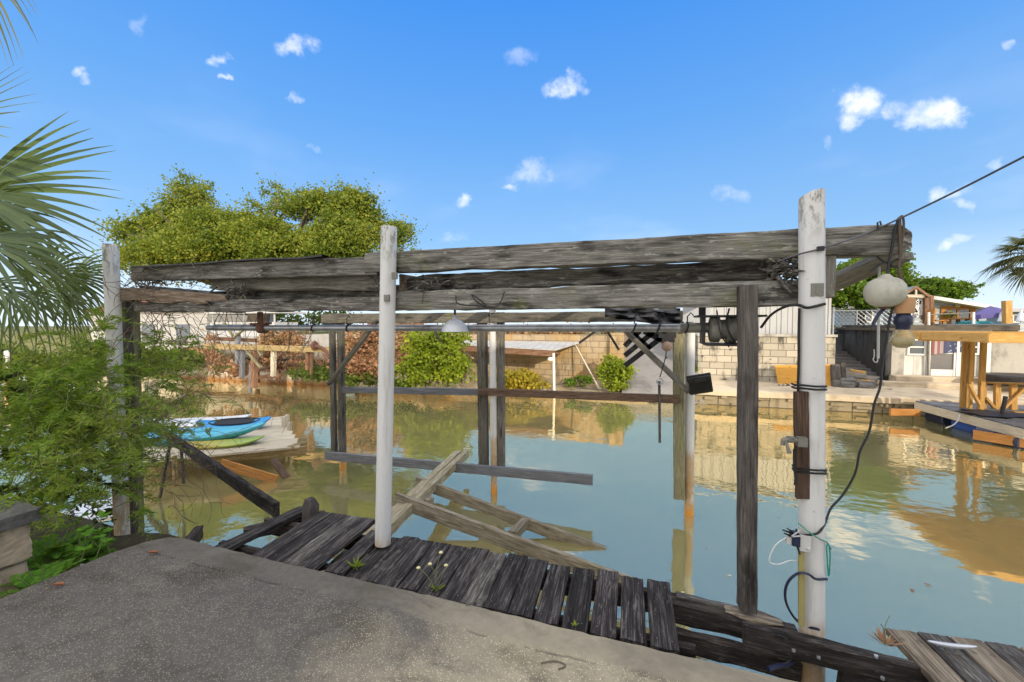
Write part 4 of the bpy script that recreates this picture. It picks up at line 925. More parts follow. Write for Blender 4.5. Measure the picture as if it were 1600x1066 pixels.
MB().tube(pts, .007, 6).build('hook', M['steel'], bl, smooth=50)
o = board('hanging_rod', aY(1031, 692, 5.12), aY(1030, 596, 5.12), .03, .03, M['post_dark'], None, up=(0, 1, 0)); tag(o, 'short dark rod hanging upright through the brown rail', 'rod')
# crumpled black sheet and box over the far right corner
mb = MB(); vs = []; nx, ny = 26, 10; prs = []
for i in range(nx+1):
    for j in range(ny+1):
        u, v = i/nx, j/ny; px = 945+118*u; py = 478+ (4+26*v*(.55+.6*u)) + 4*noise.noise(Vector((u*5, v*3, 2)))
        prs.append(aY(px, py, 4.85+.16*noise.noise(Vector((u*6, v*4, 8)))-.10*v))
vs = prs + [p+Vector((0, .03, .004)) for p in prs]; N2 = len(prs); w = ny+1; fs = []
for i in range(nx):
    for j in range(ny): a = i*w+j; fs += [(a, a+w, a+w+1, a+1), (N2+a, N2+a+1, N2+a+w+1, N2+a+w)]
for i in range(nx): fs += [(i*w, N2+i*w, N2+i*w+w, i*w+w), (i*w+ny, i*w+w+ny, N2+i*w+w+ny, N2+i*w+ny)]
o = mb.add(vs, fs).at('black_sheet', M['tarp'], aY(1000, 495, 4.85), None, 50); tag(o, 'crumpled black plastic sheet sagging under the far right corner of the frame', 'plastic sheet')
a = aY(1044, 516, 4.95); mb = MB().box(a+Vector((-.10, 0, -.09)), a+Vector((.09, .16, .16))); mb.box(a+Vector((-.06, -.02, -.14)), a+Vector((.07, .12, -.09))); mb.tube([a+Vector((-.08, .05, .16)), a+Vector((-.08, .05, .26))], .02, 8)
o = mb.at('switch_box', M['tarp'], a); tag(o, 'black box fixed at the top of the far right post', 'box')
a = aY(1070, 492, 4.9); mb = MB().box(a+Vector((-.02, 0, -.08)), a+Vector((.22, .03, .10))); mb.box(a+Vector((.19, -.03, -.09)), a+Vector((.25, .035, .12))); o = mb.at('sheet_metal', M['aluminium'], a); tag(o, 'pale metal panel with a blue grey edge above the far right post', 'panel')
# broken lattice
mb = MB()
for (a, b) in [((1046, 518), (976, 572)), ((1022, 518), (976, 556)), ((1000, 517), (976, 541)), ((985, 518), (1016, 546)), ((1006, 518), (1042, 536)), ((1026, 518), (1046, 541))]:
    mb.bar(aY(*a, 5.35), aY(*b, 5.35), .065, .014, (0, 1, 0))
o = mb.at('lattice_panel', M['black'], aY(1010, 540, 5.35)); tag(o, 'broken piece of black lattice below the far right corner', 'lattice')
for (a, b, lab) in [((933, 516), (905, 536), 'short dark strut leaning left under the far beam'), ((948, 516), (967, 547), 'short dark strut leaning right under the far beam'), ((680, 516), (684, 530), 'tiny dark strut under the drive pipe left of the lamp')]:
    o = board('strut', aY(*a, 5.2), aY(*b, 5.2), .03, .035, M['post_dark'], None, up=(0, 1, 0)); tag(o, lab, 'strut')
# ------------------------------------------------------------------ left: pillar, palm, shrubs
px_, py_ = -4.06, 1.28
pil = empty('block_pillar', (px_, py_, .3), 'stubby weathered concrete pillar with mossy cap at the slab corner', 'pillar')
mb = MB()
def rbox(mb, lo, hi, n=6, amp=.006, r=.012):
    """box of n x n grids with chipped, uneven faces"""
    lo, hi = Vector(lo), Vector(hi); c = (lo+hi)/2; h = (hi-lo)/2
    for ax in range(3):
        for sg in (-1, 1):
            u, v = [(1, 2), (2, 0), (0, 1)][ax]; vs = []; fs = []
            for i in range(n+1):
                for j in range(n+1):
                    q = Vector((0, 0, 0)); q[ax] = sg; q[u] = -1+2*i/n; q[v] = -1+2*j/n
                    p = Vector([c[k]+q[k]*h[k] for k in range(3)])
                    e = sum(1 for k in range(3) if abs(q[k]) > .99)
                    d = noise.noise(p*14)*amp + noise.noise(p*45)*amp*.6 - (r*.4 if e == 2 else r*.7 if e == 3 else 0)
                    dirv = Vector([q[k] if abs(q[k]) > .99 else 0 for k in range(3)])
                    vs.append(p+dirv*d)
            for i in range(n):
                for j in range(n):
                    a = i*(n+1)+j; f = (a, a+n+1, a+n+2, a+1); fs.append(f if sg > 0 else f[::-1])
            mb.add(vs, fs)
    return mb
rbox(MB(), (px_-.16, py_-.16, .3), (px_+.31, py_+.19, .83), 14).build('block', M['pillar'], pil)
rbox(MB(), (px_-.16, py_-.16, .837), (px_+.33, py_+.20, 1.075), 14).build('block', M['pillar'], pil)
rbox(MB(), (px_-.20, py_-.20, 1.08), (px_+.36, py_+.24, 1.165), 18, .012, .03).build('cap', M['pillarcap'], pil)

def fan(hub, fwd, side, rad, n=34, spread=R(125), droop=.35, cup=.15, w=.034, split=.45, seed=0):
    """blades of a fan palm leaf (each blade a folded tapering strip)"""
    rd = random.Random(seed); fwd = Vector(fwd).normalized(); side = Vector(side); side = (side-fwd*side.dot(fwd)).normalized(); nor = fwd.cross(side)
    mb = MB(); S_ = [0, .12, .28, .45, .6, .74, .87, 1]
    for k in range(n):
        a = -spread+2*spread*k/(n-1)+rd.uniform(-.02, .02); d = fwd*math.cos(a)+side*math.sin(a); pd = -fwd*math.sin(a)+side*math.cos(a)
        L = rad*(.72+.28*math.cos(a*.75))*rd.uniform(.9, 1.06); dr = droop*rd.uniform(.6, 1.5); vs = []; tw = rd.uniform(-.5, .5)
        for s in S_:
            wd = w*rad*(s/split if s < split else (1-s)/(1-split))*1.0+.0015
            c = Vector(hub)+d*L*s+nor*(cup*L*(s*s)*.6)+Vector((0, 0, -1))*dr*L*max(0, s-.35)**2*1.9
            pq = (pd*math.cos(tw*s)+nor*math.sin(tw*s))
            vs += [c-pq*wd+nor*wd*.35, c, c+pq*wd+nor*wd*.35]
        fs = []
        for i in range(len(S_)-1):
            for j in range(2): q = i*3+j; fs.append((q, q+1, q+4, q+3))
        mb.add(vs, fs)
    return mb
RT = Vector((math.cos(YAW), math.sin(YAW), 0)); FW = Vector((-math.sin(YAW), math.cos(YAW), 0)); UP = Vector((0, 0, 1))
def palm(name, label, base, crown, specs, mat, trunk_r=.14, petiole=.012):
    t = empty(name, base, label, 'palm')
    base, crown = Vector(base), Vector(crown); mb = MB()
    pts = [base+(crown-base)*q+Vector((.03*math.sin(q*9), .03*math.cos(q*7), 0)) for q in lin(0, 1, 14)]
    mb.tube(pts, [trunk_r*(1.15-.25*k/14+.06*(k % 2)) for k in range(15)], 14).build('trunk', M['bark'], t, smooth=60)
    for k, (hub, fwd, side, rad, sp, dr, n) in enumerate(specs):
        f = fan(hub, fwd, side, rad, n, R(sp), dr, .12, (.022 if trunk_r < .15 else .03), .42, k)
        c0 = crown+Vector((0, 0, -.05)); h = Vector(hub); f.tube(bez([c0, (c0+h)/2+Vector((0, 0, .08*rad)), h], 4), [petiole]*9, 6)
        f.at('frond', mat, hub, t)
    return t
D0 = 3.15
def hubp(px, py, D): return aD(px, py, D)
sp = []
for (px, py, D, fr, fu, ff, sr, su, sf, rad, spread, dr, n) in [
    (-50, 296, 3.2, 1, .10, .15, 0, 1, .2, 1.12, 44, .10, 17),
    (-120, 205, 3.0, 1, .40, .1, -.2, 1, .5, .92, 38, .10, 10),
    (-35, 335, 3.3, 1, -.15, .2, .25, 1, -.5, .82, 62, .30, 17),
    (-45, 370, 3.0, .85, -.5, .0, .5, .8, .7, .80, 52, .35, 14),
    (10, 400, 3.7, .95, -.15, .2, .2, .9, -.6, .76, 80, .40, 20),
    (-30, 440, 3.7, .75, -.6, .1, .7, .5, .6, .66, 60, .40, 13),
    (75, 425, 4.2, .95, .05, .35, .1, .9, -.6, .70, 85, .40, 20),
    (60, 450, 4.3, .7, -.6, .2, .7, .6, .6, .64, 75, .35, 16),
    (15, 455, 4.0, .55, -.8, .1, .8, .5, .5, .62, 55, .5, 13), (105, 465, 4.3, .5, -.85, .2, .8, .5, -.3, .58, 62, .5, 16), (110, 430, 4.4, .9, -.3, .3, .3, .9, .5, .6, 80, .5, 20)]:
    sp.append((hubp(px, py, D), RT*fr+UP*fu+FW*ff, RT*sr+UP*su+FW*sf, rad, spread, dr, n))
palm('fan_palm', 'grey green fan palm at the left edge, drooping over the shrub', (-5.35, 1.55, .2), (-5.2, 1.6, 3.3), sp, M['leaf_palm'])
# second palm, only the tips of one leaf reach into the picture
palm('tall_palm', 'tall palm whose dark leaf tips hang in the top left corner', (-7.6, 1.2, .2), (-7.2, 1.3, 5.8), [(hubp(-70, -70, 3.6), RT*.75-UP*.65, RT*.6+UP*.7, .85, 55, .45, 20), (hubp(-80, -120, 3.8), RT*.9-UP*.2, RT*.2+UP*.9, .8, 90, .5, 24)], M['leaf_palm2'])
# feathery shrubs
def sprays(n, region, mat_leaf, mat_stem, name, label, cat, loc, ln=(.25, .55), leaflet=(.045, .085), wd=.0055, per=56, up=.45, droop=.5, seed=1, bare=0.0):
    """arching stems with two ranks of fine leaflets"""
    rd = random.Random(seed); rg = np.random.default_rng(seed); mb = MB(); P = []; U = []; V = []
    for k in range(n):
        b, out = region(rd); b = Vector(b); L = rd.uniform(*ln)
        d = (Vector(out)+Vector((rd.gauss(0, .45), rd.gauss(0, .45), rd.gauss(up, .35)))).normalized(); pts = []
        sidev = Vector((rd.gauss(0, 1), rd.gauss(0, 1), rd.gauss(0, .6)))
        for s in lin(0, 1, 7): pts.append(b+d*L*s+Vector((0, 0, -droop*L*s*s))+sidev*.05*L*math.sin(s*3))
        mb.tube(pts, [.0035*(1-.75*q/7) for q in range(8)], 4, cap=False)
        if rd.random() < bare: continue
        for j in range(per):
            s = .12+.88*j/per; i = min(6, int(s*7)); f = s*7-i; p = pts[i].lerp(pts[i+1], f); tg = (pts[i+1]-pts[i]).normalized()
            sd = tg.cross(Vector((rd.gauss(0, .5), rd.gauss(0, .5), 1))).normalized()*(1 if j % 2 else -1)
            q = (sd*.85+tg*.6+Vector((rd.gauss(0, .25), rd.gauss(0, .25), rd.gauss(0, .25)))).normalized()
            l = rd.uniform(*leaflet)*(1.15-.55*s); w = q.cross(tg+Vector((rd.gauss(0, .4), rd.gauss(0, .4), rd.gauss(0, .4)))).normalized()*wd
            P.append(p); U.append(q*l); V.append(w)
    t = empty(name, loc, label, cat)
    mb.at('stems', mat_stem, loc, t)
    if P: quads('foliage', np.array(P), np.array(U), np.array(V), mat_leaf, t, loc)
    return t
def reg(cx, D, sx, sy, out=None):
    """a puff of growth around a picture point at depth D metres"""
    def f(rd):
        px, py = rd.gauss(cx[0], sx), rd.gauss(cx[1], sy); return aD(px, py, D+rd.gauss(0, .22)), (out or (.3, -.3, .2))
    return f
def regs(lst):
    tot = sum(l[5] for l in lst)
    def f(rd):
        q = rd.uniform(0, tot)
        for (cx, cy, D, sx, sy, w, out) in lst:
            q -= w
            if q <= 0: break
        return aD(rd.gauss(cx, sx), rd.gauss(cy, sy), max(2.6, D+rd.gauss(0, .18))), out
    return f
o1 = RT*.6-FW*.2
sprays(540, regs([(95, 600, 3.6, 45, 35, 1.2, o1), (60, 680, 3.4, 45, 40, 1.6, o1), (120, 650, 3.4, 35, 35, 1.3, o1), (150, 720, 3.5, 30, 32, 1.0, o1), (50, 750, 3.2, 35, 30, 1.1, o1), (150, 560, 3.9, 25, 30, .8, o1), (20, 620, 3.7, 25, 35, .6, o1)]),
       M['leaf_fine'], M['stem'], 'feathery_shrub', 'large feathery bright green shrub left of the left pipe', 'shrub', (-4.6, 2.0, .2), (.25, .58), seed=21, bare=.12, wd=.0052)
sprays(210, regs([(290, 600, 4.3, 22, 25, .5, o1), (215, 600, 4.15, 25, 35, 1, o1), (235, 560, 4.2, 28, 30, .8, o1), (215, 680, 4.0, 22, 30, 1, o1), (260, 640, 4.3, 25, 25, .6, o1), (235, 540, 4.3, 25, 20, .5, o1)]),
       M['leaf_fine'], M['twig'], 'wispy_shrub', 'wispy light green shrub right of the left pipe, reaching over the water', 'shrub', (-4.7, 2.9, .1), (.2, .45), seed=22, per=34, bare=.35)
sprays(70, regs([(40, 640, 3.9, 40, 30, 1, o1), (30, 790, 3.5, 30, 20, .6, o1), (100, 770, 3.7, 40, 25, 1, o1)]), M['leaf_dark'], M['stem'], 'dark_shrub', 'dark green shrub in the shade behind the pillar', 'shrub', (-5.1, 1.9, .2), (.2, .4), (.05, .09), .014, 40, seed=23)
# ferns and broad weeds by the slab corner
def ferns(name, label, spots, loc, mat, seed, L=(.22, .38), w=.011, ll=.055):
    rd = random.Random(seed); mb = MB(); P = []; U = []; V = []
    for b in spots:
        for k in range(9):
            a = rd.uniform(0, 6.28); d = Vector((math.cos(a)*.6, math.sin(a)*.6, rd.uniform(.5, 1.1))).normalized(); l = rd.uniform(*L); pts = [Vector(b)+d*l*s+Vector((0, 0, -.42*l*s*s)) for s in lin(0, 1, 6)]
            mb.tube(pts, [.0025]*7, 4, cap=False)
            for j in range(36):
                s = .1+.9*j/36; i = min(5, int(s*6)); p = pts[i].lerp(pts[i+1], s*6-i); tg = (pts[i+1]-pts[i]).normalized(); sd = tg.cross(UP).normalized()*(1 if j % 2 else -1)
                q = (sd+tg*.35+Vector((0, 0, rd.uniform(-.2, .2)))).normalized(); P.append(p); U.append(q*ll*math.sin(math.pi*min(.97, s*.85+.14))); V.append(tg*w*.8)
    t = empty(name, loc, label, 'fern'); mb.at('stems', M['stem'], loc, t); quads('fronds', np.array(P), np.array(U), np.array(V), mat, t, loc)
sp_ = []
rd = random.Random(4)
for (px, py, D) in [(60, 865, 2.75), (78, 890, 2.6), (95, 870, 2.75), (115, 880, 2.8), (90, 845, 2.9), (130, 860, 2.95), (70, 840, 2.9), (60, 905, 2.5), (112, 850, 2.95)]: sp_.append(aD(px, py, D)-Vector((0, 0, .12)))
ferns('fern', 'bright yellow green ferns growing between pillar and slab', sp_, (-3.75, 1.75, .3), M['leaf_fern'], 31)
P = []; U = []; V = []; mbs = MB(); rd = random.Random(9)
for k in range(60):
    b = aD(rd.gauss(140, 16), rd.gauss(852, 20), 2.95+rd.gauss(0, .1))
    for j in range(5):
        a = rd.uniform(0, 6.28); q = Vector((math.cos(a), math.sin(a), rd.uniform(.0, .6))).normalized(); l = rd.uniform(.035, .07); P.append(b); U.append(q*l); V.append(q.cross(UP).normalized()*l*.32)
    mbs.tube([b, b-Vector((rd.gauss(0, .03), rd.gauss(0, .03), .12))], .0025, 4, cap=False)
t = empty('leafy_weed', (-3.6, 2.0, .3), 'bright broad leaved weeds beside the foot of the left pipe', 'weeds'); mbs.at('stems', M['stem'], (-3.6, 2.0, .3), t); quads('leaves', np.array(P), np.array(U), np.array(V), M['leaf_fern'], t, (-3.6, 2.0, .3))
# white pipe lying along the slab edge
o = MB().tube(bez([aZ(36, 906, .62), aZ(85, 897, .66), aZ(130, 884, .70)]), .014, 8).at('white_hose', M['whitewire'], aZ(85, 897, .66), None, 50); tag(o, 'dirty white hose lying under the ferns along the slab', 'hose')
# bare tangled twigs and vines hanging off the left of the frame
def walk_twigs(n, start, mat, name, label, loc, seed, ln=(.4, 1.3), r=.003, grav=-.12, jit=.35, sub=0):
    rd = random.Random(seed); mb = MB()
    for k in range(n):
        p, d = start(rd); p = Vector(p); d = Vector(d).normalized(); L = rd.uniform(*ln); st = .05; m = int(L/st); pts = [p]; cv = Vector((rd.gauss(0, 1), rd.gauss(0, 1), rd.gauss(0, 1)))*jit
        for j in range(m):
            d = (d+Vector((rd.gauss(0, .16), rd.gauss(0, .16), rd.gauss(0, .16)+grav*.5))+cv*.10).normalized(); p = p+d*st
            if p.z < .03: break
            pts.append(p)
            if j > 2 and rd.random() < .10:
                q = p; e = (d+Vector((rd.gauss(0, .7), rd.gauss(0, .7), rd.gauss(0, .7)))).normalized(); pp = [q]
                for u in range(rd.randint(2, 6)): e = (e+Vector((rd.gauss(0, .3), rd.gauss(0, .3), rd.gauss(0, .3)))).normalized(); q = q+e*.04; pp.append(q)
                if len(pp) > 2: mb.tube(pp, [r*.6]*len(pp), 4, cap=False)
        if len(pts) > 2: mb.tube(pts, [r*(1-.6*q/len(pts)) for q in range(len(pts))], 5, cap=False)
    return tag(mb.at(name, mat, loc), label, 'vine')
def s1(rd):
    x = rd.uniform(215, 500); return aD(x, rd.uniform(478, 500) if x < 420 else 495, 3.9+rd.gauss(0, .15)), (rd.gauss(0, .25), rd.gauss(0, .25), -1)
walk_twigs(38, s1, M['twig'], 'hanging_vines', 'bare grey vines hanging in a curtain below the left end of the beam', (-3.9, 2.7, 2.4), 41, (.3, 1.25), .0026)
def s2(rd): return aD(rd.gauss(240, 30), rd.gauss(690, 45), 4.1+rd.gauss(0, .2)), RT*1+UP*rd.gauss(.15, .5)-FW*rd.uniform(-.3, .5)
walk_twigs(60, s2, M['twig'], 'bare_branches', 'tangle of bare thin branches reaching right over the water', (-4.4, 2.9, .9), 42, (.3, 1.15), .0032, -.02, .5)
def s3(rd): return aD(rd.gauss(250, 40), rd.gauss(515, 28), 4.1+rd.gauss(0, .15)), (rd.gauss(0, 1), rd.gauss(0, 1), rd.gauss(0, .8))
walk_twigs(52, s3, M['twigred'], 'red_vines', 'red brown dry vines bunched under the left beam', (-4.3, 2.7, 2.2), 43, (.15, .5), .0035, -.02, .6)
def s4(rd): return aD(rd.gauss(235, 45), rd.gauss(445, 18), 3.55+rd.gauss(0, .1)), (rd.gauss(0, 1), rd.gauss(0, .6), rd.gauss(-.2, .7))
walk_twigs(34, s4, M['twig'], 'clinging_vines', 'brown vine stems clinging to the rotten left beam end', (-4.5, 2.45, 2.7), 44, (.15, .6), .0028, -.05, .7)
def s5(rd): return aD(rd.gauss(110, 60), rd.gauss(690, 60), 3.1+rd.gauss(0, .2)), RT*rd.gauss(.6, .6)+UP*rd.gauss(.3, .6)
walk_twigs(45, s5, M['stem'], 'pale_stems', 'long pale curved stems sticking out of the feathery shrub', (-4.2, 1.8, .8), 45, (.25, .7), .0024, -.03, .5)
# dead leaves on the slab, weeds between the boards
for (px, py, lab) in [(238, 867, 'curled brown dead leaf near the far corner of the slab'), (90, 918, 'long reddish dead leaf near the left edge of the slab')]:
    c = aZ(px, py, .806); mb = MB(); vs = []
    for i in range(9):
        s = i/8; w = .012*math.sin(math.pi*min(.98, s*.9+.06)); 
        for j in (-1, 0, 1): vs.append(c+RT*(.075*(s-.5))+FW*(j*w+.01*math.sin(s*3))+UP*(.004+.016*abs(j)*math.sin(s*3)+.012*(s-.5)**2*4))
    mb.add(vs+[v+UP*.0012 for v in vs], [(i*3+j, i*3+3+j, i*3+4+j, i*3+1+j) for i in range(8) for j in range(2)]+[(27+i*3+j, 27+i*3+1+j, 27+i*3+4+j, 27+i*3+3+j) for i in range(8) for j in range(2)])
    tag(mb.at('dead_leaf', M['deadleaf'], c), lab, 'leaf', 'dead leaves on the slab')
for (pts, lab) in [([(845, 1036), (868, 1033), (884, 1040), (872, 1046)], 'small curved dark twig lying on the middle of the slab'), ([(728, 946), (742, 940), (756, 934)], 'short straight twig on the slab near the boards')]:
    P = [aZ(*q, .806) for q in pts]; tag(MB().tube(bez(P, 4), .003, 5).at('fallen_twig', M['twig'], P[0], None, 60), lab, 'twig')
rd = random.Random(19); P0 = None
for k in range(26):
    px, py = rd.uniform(260, 1560), rd.uniform(680, 960); c = aZ(px, py, .004)
    if not (2.9 < c.y < 11): continue
    L_ = rd.uniform(.012, .03); a = rd.uniform(0, 6.3); u = Vector((math.cos(a), math.sin(a), 0)); v = Vector((-u.y, u.x, 0))
    vs = [c-u*L_, c+v*L_*.4+UP*.004, c+u*L_, c-v*L_*.4+UP*.005]
    o = MB().add(vs+[w+UP*.0015 for w in vs], [(3, 2, 1, 0), (4, 5, 6, 7), (0, 1, 5, 4), (1, 2, 6, 5), (2, 3, 7, 6), (3, 0, 4, 7)]).at('floating_leaf', M['deadleaf'] if k % 3 else M['petal'], c); tag(o, 'small dead leaf floating on the canal water', 'leaf', 'leaves floating on the water')
def weed(name, label, c, stems, leaves, flowers, seed, lm='leaf_bush'):
    rd = random.Random(seed); t = empty(name, c, label, 'weed'); mb = MB(); P = []; U = []; V = []; fl_ = MB()
    for (tip, r) in stems:
        tip = Vector(tip); mb.tube(bez([c, (Vector(c)+tip)/2+Vector((rd.gauss(0, .012), 0, .02)), tip], 5), r, 5)
    for k in range(leaves):
        a = rd.uniform(0, 6.28); q = Vector((math.cos(a), math.sin(a), rd.uniform(.2, 1.2))).normalized(); l = rd.uniform(.03, .09); P.append(Vector(c)+q*.005); U.append(q*l); V.append(q.cross(UP).normalized()*l*(.09 if leaves > 20 else .22))
    for f in flowers:
        fl_.lathe(f, [(.001, -.006), (.009, -.003), (.013, .004), (.008, .009), (.001, .010)], 9, wob=.4)
    mb.build('stems', M['stem'], t) if mb.v else None
    if mb.v: t.children[0].matrix_basis = T(c).inverted()
    quads('leaves', np.array(P), np.array(U), np.array(V), M[lm], t, c)
    if flowers: o = fl_.at('flowers', M['petal'], c, t, 60)
c = aZ(681, 922, .745)
tips = [aY(654, 888, 2.10), aY(672, 882, 2.12), aY(689, 864, 2.13), aY(697, 884, 2.16)]
weed('flowering_weed', 'spindly weed with pale yellow flowers growing between the dock boards', c, [(t_, .0022) for t_ in tips], 9, tips, 3)
weed('grass_tuft', 'small grass tuft at the slab edge by the gap in the boards', aZ(556, 887, .74), [], 34, [], 4)
weed('grass_sprig', 'tiny green sprig between slab and boards at the right', aZ(898, 978, .755), [], 9, [], 5)
for _v in bpy.data.objects['grass_sprig'].children[0].data.vertices: _v.co *= .35
weed('dry_tuft', 'dry brown twiggy tuft beside the tan dock corner', aZ(1383, 1008, .74), [(aY(1376, 975, 2.4), .002), (aY(1369, 990, 2.38), .0016), (aY(1390, 962, 2.45), .0015)], 30, [], 6, 'leaf_red')

# ------------------------------------------------------------------ neighbouring dock with kayaks on the left
kd = empty('kayak_dock', (-6.6, 5.5, 0), 'low pale dock with golden edge planks tilted beside the left of the slip', 'dock')
c0, c1, c2, c3 = aZ(472, 699, .34), aZ(438, 652, .34), aZ(205, 672, .36), aZ(232, 722, .34)
for k in range(9):
    q0, q1 = k/9+.006, (k+1)/9-.006; a = c3.lerp(c2, (q0+q1)/2); b = c0.lerp(c1, (q0+q1)/2)
    board('deck_board', a, b, (c1-c0).length/9-.02, .035, M['beigewood'], kd, rough=.002, seg=.2)
board('edge_plank', aZ(228, 722, .27), aZ(478, 704, .27), .05, .15, M['goldwood'], kd, rough=.003)
board('edge_plank', aZ(453, 700, .34), aZ(476, 692, .34), .12, .05, M['goldwood'], kd, rough=.003)
for (px, py, h) in [(444, 668, .22), (452, 672, .14), (449, 662, .18)]: p = aZ(px, py, .35); board('edge_post', p-Vector((0, 0, .3)), p+Vector((0, 0, h)), .07, .06, M['beigewood'], kd, up=(0, 1, 0))
fallen('loose_plank', 'golden plank sliding from the kayak dock into the water', aZ(345, 724, .30), aZ(432, 750, .02), .03, .14, 'orangewood', 'board', rough=.002)
fallen('loose_plank', 'short brown board propped under the corner of the kayak dock', aZ(426, 718, .26), aZ(448, 746, .0), .13, .03, 'brownrail', 'board', rough=.002)
for (px, py, lab) in [(272, 715, 'thin yellowish stake left of the leaning board by the kayak dock'), ]:
    o = board('stake', aZ(px+2, 760, .0)-Vector((0, 0, .2)), aZ(px+2, 760, .0)+Vector((0, 0, .45)), .05, .05, M['goldwood'], None, up=(0, 1, 0)); tag(o, lab, 'stake')
def kayak(name, label, a, b, w, h, mat, deckmat, cockpit=True, roll=0):
    a, b = Vector(a), Vector(b); L = (b-a).length; x = (b-a).normalized(); y = Vector((0, 0, 1)).cross(x).normalized(); z = x.cross(y); m = 22; n = 14; vs = []
    for i in range(m+1):
        s = i/m; e = max(.02, (math.sin(math.pi*(.02+.96*s)))**.55); rise = (abs(2*s-1)**3)*h*.55
        for j in range(n):
            an = 2*math.pi*j/n; yy = math.cos(an)*w/2*e; zz = math.sin(an); zz = zz*h*.55*e if zz < 0 else zz*h*.35*e
            vs.append(Vector((L*(s-.5), yy, zz+h*.5+rise)))
    fs = [(i*n+j, i*n+(j+1) % n, (i+1)*n+(j+1) % n, (i+1)*n+j) for i in range(m) for j in range(n)]
    fs = [f[::-1] for f in fs]; fs += [tuple(range(n)), tuple(range(m*n, (m+1)*n))[::-1]]
    MM = Matrix(((x.x, y.x, z.x, (a.x+b.x)/2), (x.y, y.y, z.y, (a.y+b.y)/2), (x.z, y.z, z.z, (a.z+b.z)/2), (0, 0, 0, 1))) @ Matrix.Rotation(R(roll), 4, 'X')
    t = bpy.data.objects.new(name, None); link(t, None, MM); tag(t, label, 'kayak', 'kayaks on the neighbouring dock')
    MB().add(vs, fs).build('hull', mat, t, MM, 40)
    if cockpit:
        mb = MB(); pts = [Vector((.42*math.cos(u), .19*math.sin(u)*w/.7, h*.86)) for u in lin(0, 2*math.pi, 20)]; mb.tube(pts, .018, 6, cap=False)
        pl = [Vector((.41*math.cos(u), .18*math.sin(u)*w/.7, h*.865)) for u in lin(0, 2*math.pi, 20)[:-1]]; mb.add(pl, [tuple(range(len(pl)))]); mb.build('cockpit', deckmat, t, MM, 40)
    return t
kayak('kayak', 'long turquoise kayak hull lying upturned on the pale dock', aZ(165, 698, .35), aZ(414, 686, .35), .60, .27, M['kayakblue'], M['black'], False)
kayak('kayak', 'deep blue kayak with black cockpit behind the turquoise one', aZ(310, 675, .35), aZ(424, 668, .35), .50, .20, M['kayakdeep'], M['black'], True, 12)
kayak('kayak', 'thin yellow to green kayak in front of the turquoise one', aZ(285, 704, .33), aZ(412, 694, .34), .40, .13, M['kayakgreen'], M['black'], False)
kayak('dinghy', 'white boat hull lying behind the kayaks', aZ(195, 672, .34), aZ(392, 662, .34), .7, .17, M['dinghy'], M['black'], False)['category'] = 'boat'
# debris and pale boat half sunk by the near bank
o = MB().lathe(aZ(150, 800, 0), [(.001, -.02), (.35, 0), (.30, .05), (.001, .07)], 20, 1, wob=.3).at('foam_float', M['dinghy'], aZ(150, 800, 0), None, 50); tag(o, 'pale blue white foam float lying in the water behind the ferns', 'float')

# ------------------------------------------------------------------ far bank, left: wall, lift frame, bushes, oak
wl = MB(); n = 60; vs = []
xs = lin(-19.5, -10.9, n)
for x in xs:
    dy = .07*math.sin(x*7.5)
    for z in (-.5, .55): vs.append((x, 12.55+dy, z))
wl.add(vs, [(i*2, i*2+2, i*2+3, i*2+1) for i in range(n)]); wl.add([(v[0], v[1]+.12, v[2]) for v in vs], [(i*2, i*2+1, i*2+3, i*2+2) for i in range(n)])
wl.box((-19.6, 12.44, .55), (-10.85, 12.82, .66), 1)
o = wl.build('sheet_seawall', [M['rustseawall'], M['rustwood']]); tag(o, 'pale corrugated seawall with orange rust stains on the far left bank', 'seawall')
bh = empty('boat', (-17, 14.4, .6), 'large white boat hull standing behind the rusty seawall', 'boat')
def hull(mb, a, b, w, z0, z1):
    a, b = Vector(a), Vector(b); x = (b-a).normalized(); y = Vector((-x.y, x.x, 0)); L = (b-a).length; vs = []; m = 16; pr = [(0, 0), (.55, .12), (.9, .45), (1.0, 1.0)]
    for i in range(m+1):
        s = i/m; e = 1-max(0, (s-.55)/.45)**2.2*.97; z1_ = z1+.35*max(0, s-.5)
        for (q, zz) in [(-u, v) for u, v in pr[::-1]]+pr[1:]: vs.append(a+x*L*s*(1+.04*zz*(s > .9))+y*q*w/2*e+UP*(z0+(z1_-z0)*zz))
    n = 7; fs = [(i*n+j, i*n+j+1, (i+1)*n+j+1, (i+1)*n+j) for i in range(m) for j in range(n-1)]; fs.append(tuple(range(n))); fs += [(i*n, (i+1)*n, (i+1)*n+6, i*n+6) for i in range(m)]
    return mb.add(vs, fs)
hull(MB(), (-20.5, 14.6, 0), (-11.6, 14.3, 0), 2.3, .75, 1.85).build('hull', M['hullwhite'], bh, smooth=40)
mb = MB().box((-19.6, 13.9, 1.85), (-15.6, 15.2, 2.5)); mb.box((-19.8, 13.8, 2.9), (-15.2, 15.3, 2.98))
for x in (-19.5, -17.5, -15.7): mb.box((x, 13.95, 2.5), (x+.06, 14.0, 2.9))
mb.build('cabin', M['hullwhite'], bh); MB().box((-19.4, 13.885, 2.1), (-15.9, 13.9, 2.4)).build('window', M['window'], bh)
nf = empty('neighbour_lift', (-10, 9.5, 0), 'weathered cross beam on thin posts in the water, with a pulley, beyond the left post', 'boat lift')
YL = 9.6
board('beam', aY(322, 541, YL), aY(528, 547, YL), .12, .17, M['goldwood'], nf, rough=.006, seg=.2)
board('beam', aY(328, 529, YL+.5), aY(400, 532, YL+.5), .08, .12, M['rustwood'], nf, rough=.006, seg=.2)
